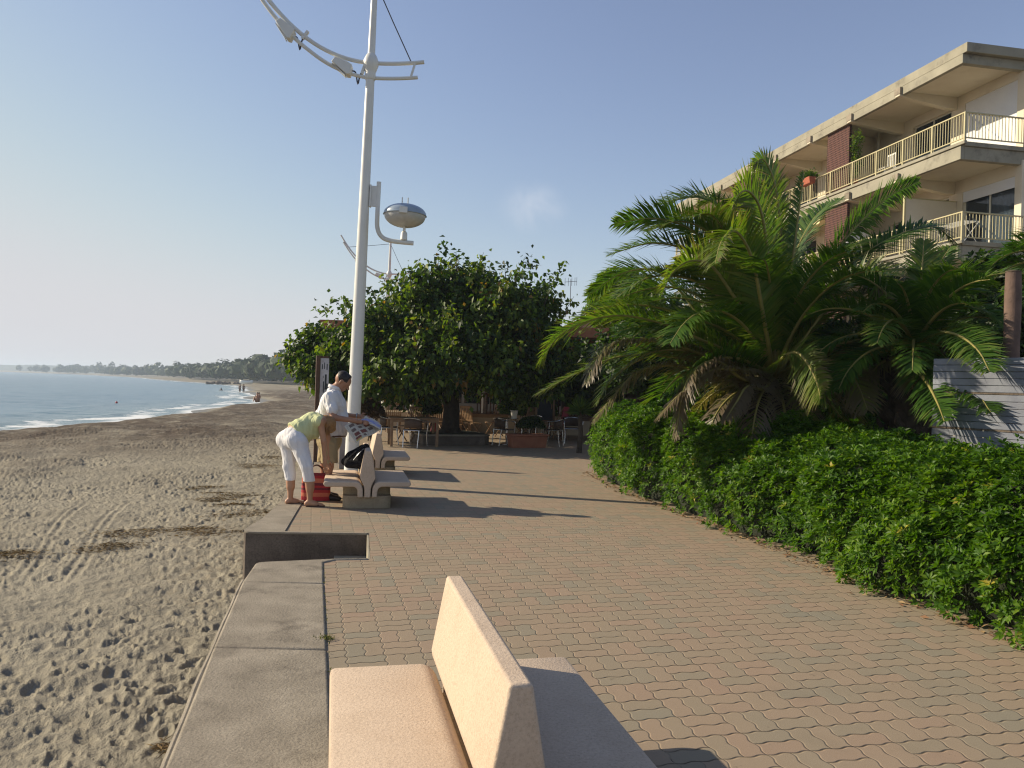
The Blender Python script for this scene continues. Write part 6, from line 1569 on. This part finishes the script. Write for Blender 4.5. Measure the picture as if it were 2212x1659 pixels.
mb = MB(); mb.box((-.26,0,1.05), (.09,.10,2.1)); mb.box((.26,0,1.05), (.09,.10,2.1)); mb.box((0,0,2.04), (.43,.10,.12)); mb.box((0,0,1.48), (.43,.10,.05)); mb.box((0,0,.80), (.43,.10,.08)); mb.build('cabinet_frame', M['darkwood'], t, smooth=None)
for z, h_ in ((1.77,.38),(1.15,.55)):
    mb = MB(); mb.box((0,0,z), (.32,.03,h_)); p_ = mb.build('panel', M['creampanel'], t, smooth=None)
    mb = MB()
    for k in range(5): mb.box((random.uniform(-.03,.03), -.018, z+h_*.36-h_*.17*k), (random.uniform(.12,.22), .004, h_*.07))
    mb.build('lettering', M['darkwood'], p_, smooth=None)

# wooden sign with a white board, behind the man
def sign():
    Y = 15.6; q = P(688, 960, Y); top = P(690, 768, Y)
    t = empty('sign_post', (q.x, q.y, 0), R(20), 'dark wooden sign post with narrow white board, standing behind the man', 'sign')
    h = top.z
    mb = MB(); mb.box((-.055,0,h/2), (.075,.09,h)); mb.box((.065,.01,h-.03), (.17,.05,.04)); mb.build('post', M['darkwood'], t, smooth=None)
    mb = MB(); mb.box((.075,-.005,h-.52), (.165,.02,.94)); bd = mb.build('board', pm('sign_white', (.52,.52,.54), (.40,.40,.42), 5, .7, stain=((.10,.09,.09), 6, .5)), t, smooth=None)
    mb = MB()
    for x, z, w_, hh in ((.03,h-.22,.016,.10),(.07,h-.20,.014,.13),(.12,h-.22,.018,.12),(.05,h-.42,.012,.05),(.10,h-.52,.035,.30),(.06,h-.62,.02,.22),(.13,h-.70,.022,.30),(.04,h-.86,.02,.14)):
        mb.box((x, -.0165, z), (w_, .003, hh))
    mb.build('lettering', M['slate'], bd, smooth=None)
sign()
# grey metal cabinet at the foot of the mast
q = G(740, 1012); t = empty('metal_cabinet', (q.x+.0, q.y, 0), R(12), 'slim grey metal cabinet between the man and the foot of the lamp mast', 'cabinet')
mb = MB(); mb.box((0,0,.30), (.13,.16,.60)); bevel(mb.build('housing', pm('grey_cabinet_paint', (.20,.20,.21), (.16,.16,.17), 5, .6), t, smooth=None), .008); mb = MB(); mb.box((0,0,.611), (.15,.18,.02)); mb.build('lid', M['steel'], t, smooth=None)

# ================================================================== houses behind
def house(label, c, w, d, h, rise, deg, wallm, nwin=2):
    t = empty('house', c, R(deg), label, 'house')
    mb = MB(); mb.prism([(-w/2,0),(w/2,0),(w/2,h),(0,h+rise),(-w/2,h)], lambda p: Vector((p[0], 0, p[1])), lambda p: Vector((p[0], d, p[1]))); mb.build('wall', wallm, t, smooth=None)
    k = rise/(w/2); mb = MB()
    for sg in (-1, 1):
        pr = [(sg*(-.02 if False else 0), h+rise+.02), (sg*(w/2+.35), h-.35*k+.02), (sg*(w/2+.35), h-.35*k+.14), (0, h+rise+.15)]
        mb.prism(pr if sg > 0 else pr[::-1], lambda p: Vector((p[0], -.3, p[1])), lambda p: Vector((p[0], d+.3, p[1])))
    mb.build('roof', M['rooftile'], t, smooth=None)
    for i in range(nwin):
        x = -w/4+w/2*i/max(1, nwin-1); mb = MB(); mb.box((x, -.02, h*.55), (.9,.08,1.2)); f = mb.build('window', M['frame'], t, smooth=None); mb = MB(); mb.box((x, -.063, h*.55), (.74,.006,1.04)); mb.build('pane', M['glass'], f, smooth=None)
    return t
q = P(1258, 660, 38); house('low house with orange tiled roof and a TV aerial, between the tree and the palm', (q.x+2.2, 38, 0), 6.4, 7, q.z-1.2, 1.5, -12, M['kerb'])
q = P(1232, 645, 38.4); t = empty('tv_aerial', (q.x, q.y, q.z-.4), 0, 'thin TV aerial standing on the orange tiled roof', 'aerial')
mb = MB(); mb.tube([(0,0,0),(0,0,1.35)], .016, 6); mb.build('mast', M['cable'], t); mb = MB(); mb.tube([(-.3,0,1.2),(.3,0,1.26)], .012, 6)
for x in (-.28,-.12,.05,.2,.29): mb.tube([(x,0,1.02+x*.1),(x,0,1.42+x*.1)], .01, 5)
mb.build('antenna', M['cable'], t)
q = P(1370, 770, 30); house('small house with sunlit yellow wall, glimpsed under the left palm fronds', (q.x+.6, 30.5, 0), 5.0, 5, 2.9, 1.1, -75, M['yellowwall'])

# ================================================================== far coast
def far_wood():
    rng = np.random.default_rng(5); N = 900
    y = np.exp(rng.uniform(math.log(215), math.log(1250), N)); xw = np.interp(y, SY, SX)
    inl = 15+rng.uniform(0, 1, N)**1.2*(40+y*.16); sl = (np.interp(y+3, SY, SX)-np.interp(y-3, SY, SX))/6
    nx = 1/np.sqrt(1+sl*sl); ny = -sl*nx
    x = xw+inl*nx; yy = y+inl*ny
    h = rng.uniform(6.2, 10.6, N)*(.75+.5*fbm(y*.012, y*0, 3, 8))*np.clip(.7+inl/120, .7, 1.15); h = np.where(rng.uniform(0, 1, N) < .06, h*1.3, h)
    r = rng.uniform(2.2, 4.6, N)*(1+yy/2500)
    n = 64; Vs = []; pos, nor, rad = [], [], []
    d = unit(rng.normal(0, 1, (N, n, 3))); k = rng.uniform(.78, 1.08, (N, n, 1))
    p = d*k*np.stack([r, r, h*.46], 1)[:, None]+np.stack([x, yy, .6+h*.55], 1)[:, None]
    a = unit(np.cross(d, rng.normal(0, 1, (N, n, 3)))); b = np.cross(a, d)
    s = (r*.34)[:, None, None]*rng.uniform(.7, 1.2, (N, n, 1)); j = rng.normal(0, .25, (4, N, n, 3))*s
    V = np.stack([p-a*s+j[0], p-b*s+j[1], p+a*s+j[2], p+b*s+j[3]], 2).reshape(-1, 3); q = np.arange(N*n*4).reshape(-1, 4)
    rn = np.repeat(np.clip(np.repeat(rng.normal(.4, .2, N), n)+rng.normal(0, .12, N*n), 0, 1), 4)
    m = leaf_mat('pine_wood_leaf', [(0, (.014,.030,.014)), (.5, (.030,.055,.020)), (.8, (.055,.085,.026)), (1, (.09,.10,.04))], .7, .1, .2)
    tag(fast_obj('far_wood', V, [q], m, None, None, {'rnd': rn}), kind='stuff')
far_wood()
def hills():
    xs = np.linspace(-2300, -300, 420); V, F_ = [], []
    y = 1900+(xs+1300)*-.25
    top = 4+9*fbm(xs*.004, xs*0, 4, 3)+5*fbm(xs*.03, xs*0, 3, 5); top = top*sstep(-300, -700, xs)*1.0
    for i, x in enumerate(xs): V += [(x, y[i]-60, -1.6), (x, y[i], top[i]), (x, y[i]+220, top[i]*1.1), (x, y[i]+500, -1.6)]
    for i in range(len(xs)-1):
        for j in range(3): F_.append((i*4+j, i*4+4+j, i*4+5+j, i*4+1+j))
    tag(mesh_obj('hills', V, F_, pm('far_scrub', (.045,.065,.035), (.03,.045,.025), .02, .95), None, 180), kind='structure')
hills()
q = P(549, 803, 330); house('distant house with orange roof among the trees of the far shore', (q.x, 345, 4.0), 7, 8, 3.2, 1.7, 30, M['plast'], 3)
q = P(557, 812, 262); house('small distant house with reddish roof just above the far beach', (q.x, 292, 1.6), 4.2, 4, 1.6, 1.0, 20, M['kerb'], 1)
# breakwater, pale boat, distant bathers, buoy
q = P(486, 829, 285); t = empty('breakwater', (q.x, q.y, SEA), R(8), 'low brown rock breakwater at the end of the far beach', 'breakwater')
mb = MB(); rg = random.Random(4)
for i in range(70):
    x = rg.uniform(-6.5,6.5); s = rg.uniform(.5,1.1); rot = Matrix.Rotation(rg.uniform(0,3), 3, Vector((rg.random(),rg.random(),rg.random())).normalized()); mb.box((x, rg.uniform(-1.2,1.2), .35+rg.uniform(0,.7)*(1-abs(x)/9)), (s,s*.8,s*.7), rot)
o = mb.build('rocks', pm('brown_rock', (.20,.15,.11), (.12,.09,.07), .8, .95), t, smooth=None); o['kind'] = 'stuff'
q = P(532, 829, 235); t = empty('boat', (q.x, q.y, -.35), R(4), 'long pale boat drawn up on the far beach', 'boat')
V, F_ = [], []; n = 16
for i in range(n+1):
    u = -1+2*i/n; w_ = .7*(1-abs(u)**2.6); x = u*1.9
    for y, z in ((-w_, .95+.25*u*u), (-w_*.75, .35), (0, .02+.25*abs(u)**3), (w_*.75, .35), (w_, .95+.25*u*u)): V.append((x, y, z))
for i in range(n):
    for j in range(4): F_.append((i*5+j, i*5+5+j, i*5+6+j, i*5+1+j))
o = mesh_obj('hull', V, F_, M['whitepaint'], t, 60); s_ = o.modifiers.new('thick', 'SOLIDIFY'); s_.thickness = .06
mb = MB(); mb.box((-.6,0,.75), (.2,1.0,.05)); mb.box((.5,0,.75), (.2,1.1,.05)); mb.build('thwart', M['teak'], t, smooth=None)
def far_person(px, py, Y, label, z0, pose='stand', m='skin'):
    q = P(px, py, Y); g = Vector((q.x, q.y, z0)); t = empty('person', g, 0, label, 'person'); v = lambda x, y, z: g+Vector((x, y, z))
    if pose == 'stand':
        pr = [(v(-.09,0,.05), v(-.09,0,.48), .05, .065), (v(-.09,0,.48), v(-.08,0,.9), .07, .095), (v(.11,-.03,.05), v(.10,.02,.48), .05, .065), (v(.10,.02,.48), v(.08,0,.9), .07, .095), (v(0,0,.92), v(0,0,1.15), .15, .13), (v(0,0,1.15), v(0,0,1.38), .14, .15),
              (v(-.19,0,1.40), v(-.25,.02,1.10), .055, .045), (v(-.25,.02,1.10), v(-.22,-.05,.85), .04, .04), (v(.19,0,1.40), v(.25,.02,1.10), .055, .045), (v(.25,.02,1.10), v(.22,-.08,.88), .04, .04), (v(0,0,1.45), v(0,0,1.55), .06, .06), (v(0,0,1.63), v(0,-.02,1.66), .10, .10), (v(-.09,-.0,.04), v(-.09,-.15,.035), .045, .035), (v(.11,-.03,.04), v(.11,-.17,.035), .045, .035)]
        cl = [(v(-.09,0,.62), v(-.08,0,.9), .10, .115), (v(.10,.01,.62), v(.08,0,.9), .10, .115), (v(0,0,.9), v(0,0,.98), .16, .155)]
    elif pose == 'sit':
        pr = [(v(0,0,.12), v(.02,.0,.34), .16, .14), (v(.02,0,.34), v(.06,0,.58), .14, .14), (v(-.08,-.05,.12), v(-.12,-.42,.40), .09, .065), (v(-.12,-.42,.40), v(-.12,-.62,.05), .06, .045), (v(.10,-.05,.12), v(.14,-.42,.38), .09, .065), (v(.14,-.42,.38), v(.14,-.62,.05), .06, .045),
              (v(-.16,0,.60), v(-.20,-.15,.38), .05, .042), (v(-.20,-.15,.38), v(-.12,-.38,.42), .04, .035), (v(.22,0,.60), v(.24,-.15,.38), .05, .042), (v(.24,-.15,.38), v(.14,-.36,.42), .04, .035), (v(.06,0,.68), v(.06,-.01,.74), .06, .06), (v(.06,-.01,.84), v(.06,-.03,.86), .10, .10)]
        cl = [(v(0,0,.10), v(.02,0,.26), .18, .165), (v(-.05,-.03,.12), v(-.09,-.2,.24), .11, .10), (v(.07,-.03,.12), v(.10,-.2,.24), .11, .10)]
    else:
        pr = [(v(0,0,-.4), v(0,0,.0), .15, .14), (v(0,0,.0), v(0,0,.25), .14, .16), (v(-.19,0,.28), v(-.33,-.1,.05), .055, .045), (v(.19,0,.28), v(.33,-.1,.05), .055, .045), (v(0,0,.33), v(0,0,.42), .06, .06), (v(0,0,.50), v(0,-.02,.53), .10, .10)]
        cl = [(v(0,0,-.4), v(0,0,-.1), .17, .165)]
    sdf_obj('body', pr, M[m], t, .03, .05); sdf_obj('swimwear', cl, M['darkwood'], t, .03, .05)
    hd = max(pr, key=lambda p: p[1].z); sdf_obj('hair', [(hd[0]+Vector((0,.03,.03)), hd[1]+Vector((0,.03,.03)), .105, .105)], M['hair'], t, .03, .03)
GB = 'tiny figures on and off the beach'
M['shadeskin'] = pm('shaded_skin', (.16,.085,.055), None, 5, .6)  # darkened copy of the skin, shade put into its colour
far_person(518, 847, 152, 'left one of two tiny standing figures wading at the edge of the far beach', SEA-.15, 'stand', 'shadeskin')
far_person(526, 847, 152, 'right one of two tiny standing figures wading at the edge of the far beach', SEA-.15, 'stand', 'shadeskin')
far_person(477.5, 846, 160, 'lone bather standing waist deep in the sea, left of the two wading figures', SEA, 'wade', 'shadeskin')
far_person(554, 873, 82, 'tiny figure sitting on the sand beside the dark seaweed band', SEA+.42, 'sit')
far_person(557.5, 873, 82.5, 'second tiny sitting figure on the sand, right beside the first one', SEA+.42, 'sit')
q = P(252, 864, 78); t = empty('buoy', (q.x, q.y, SEA), 0, 'small red buoy floating alone on the sea', 'buoy')
mb = MB(); mb.lathe([(.03,-.12),(.09,-.06),(.12,.02),(.10,.10),(.06,.14),(.02,.17)], 18); mb.build('float', M['red'], t); mb = MB(); mb.tube([(0,0,.165),(0,0,.22)], .012, 8); mb.build('ring', M['cable'], t)
print('objects', len(bpy.data.objects))
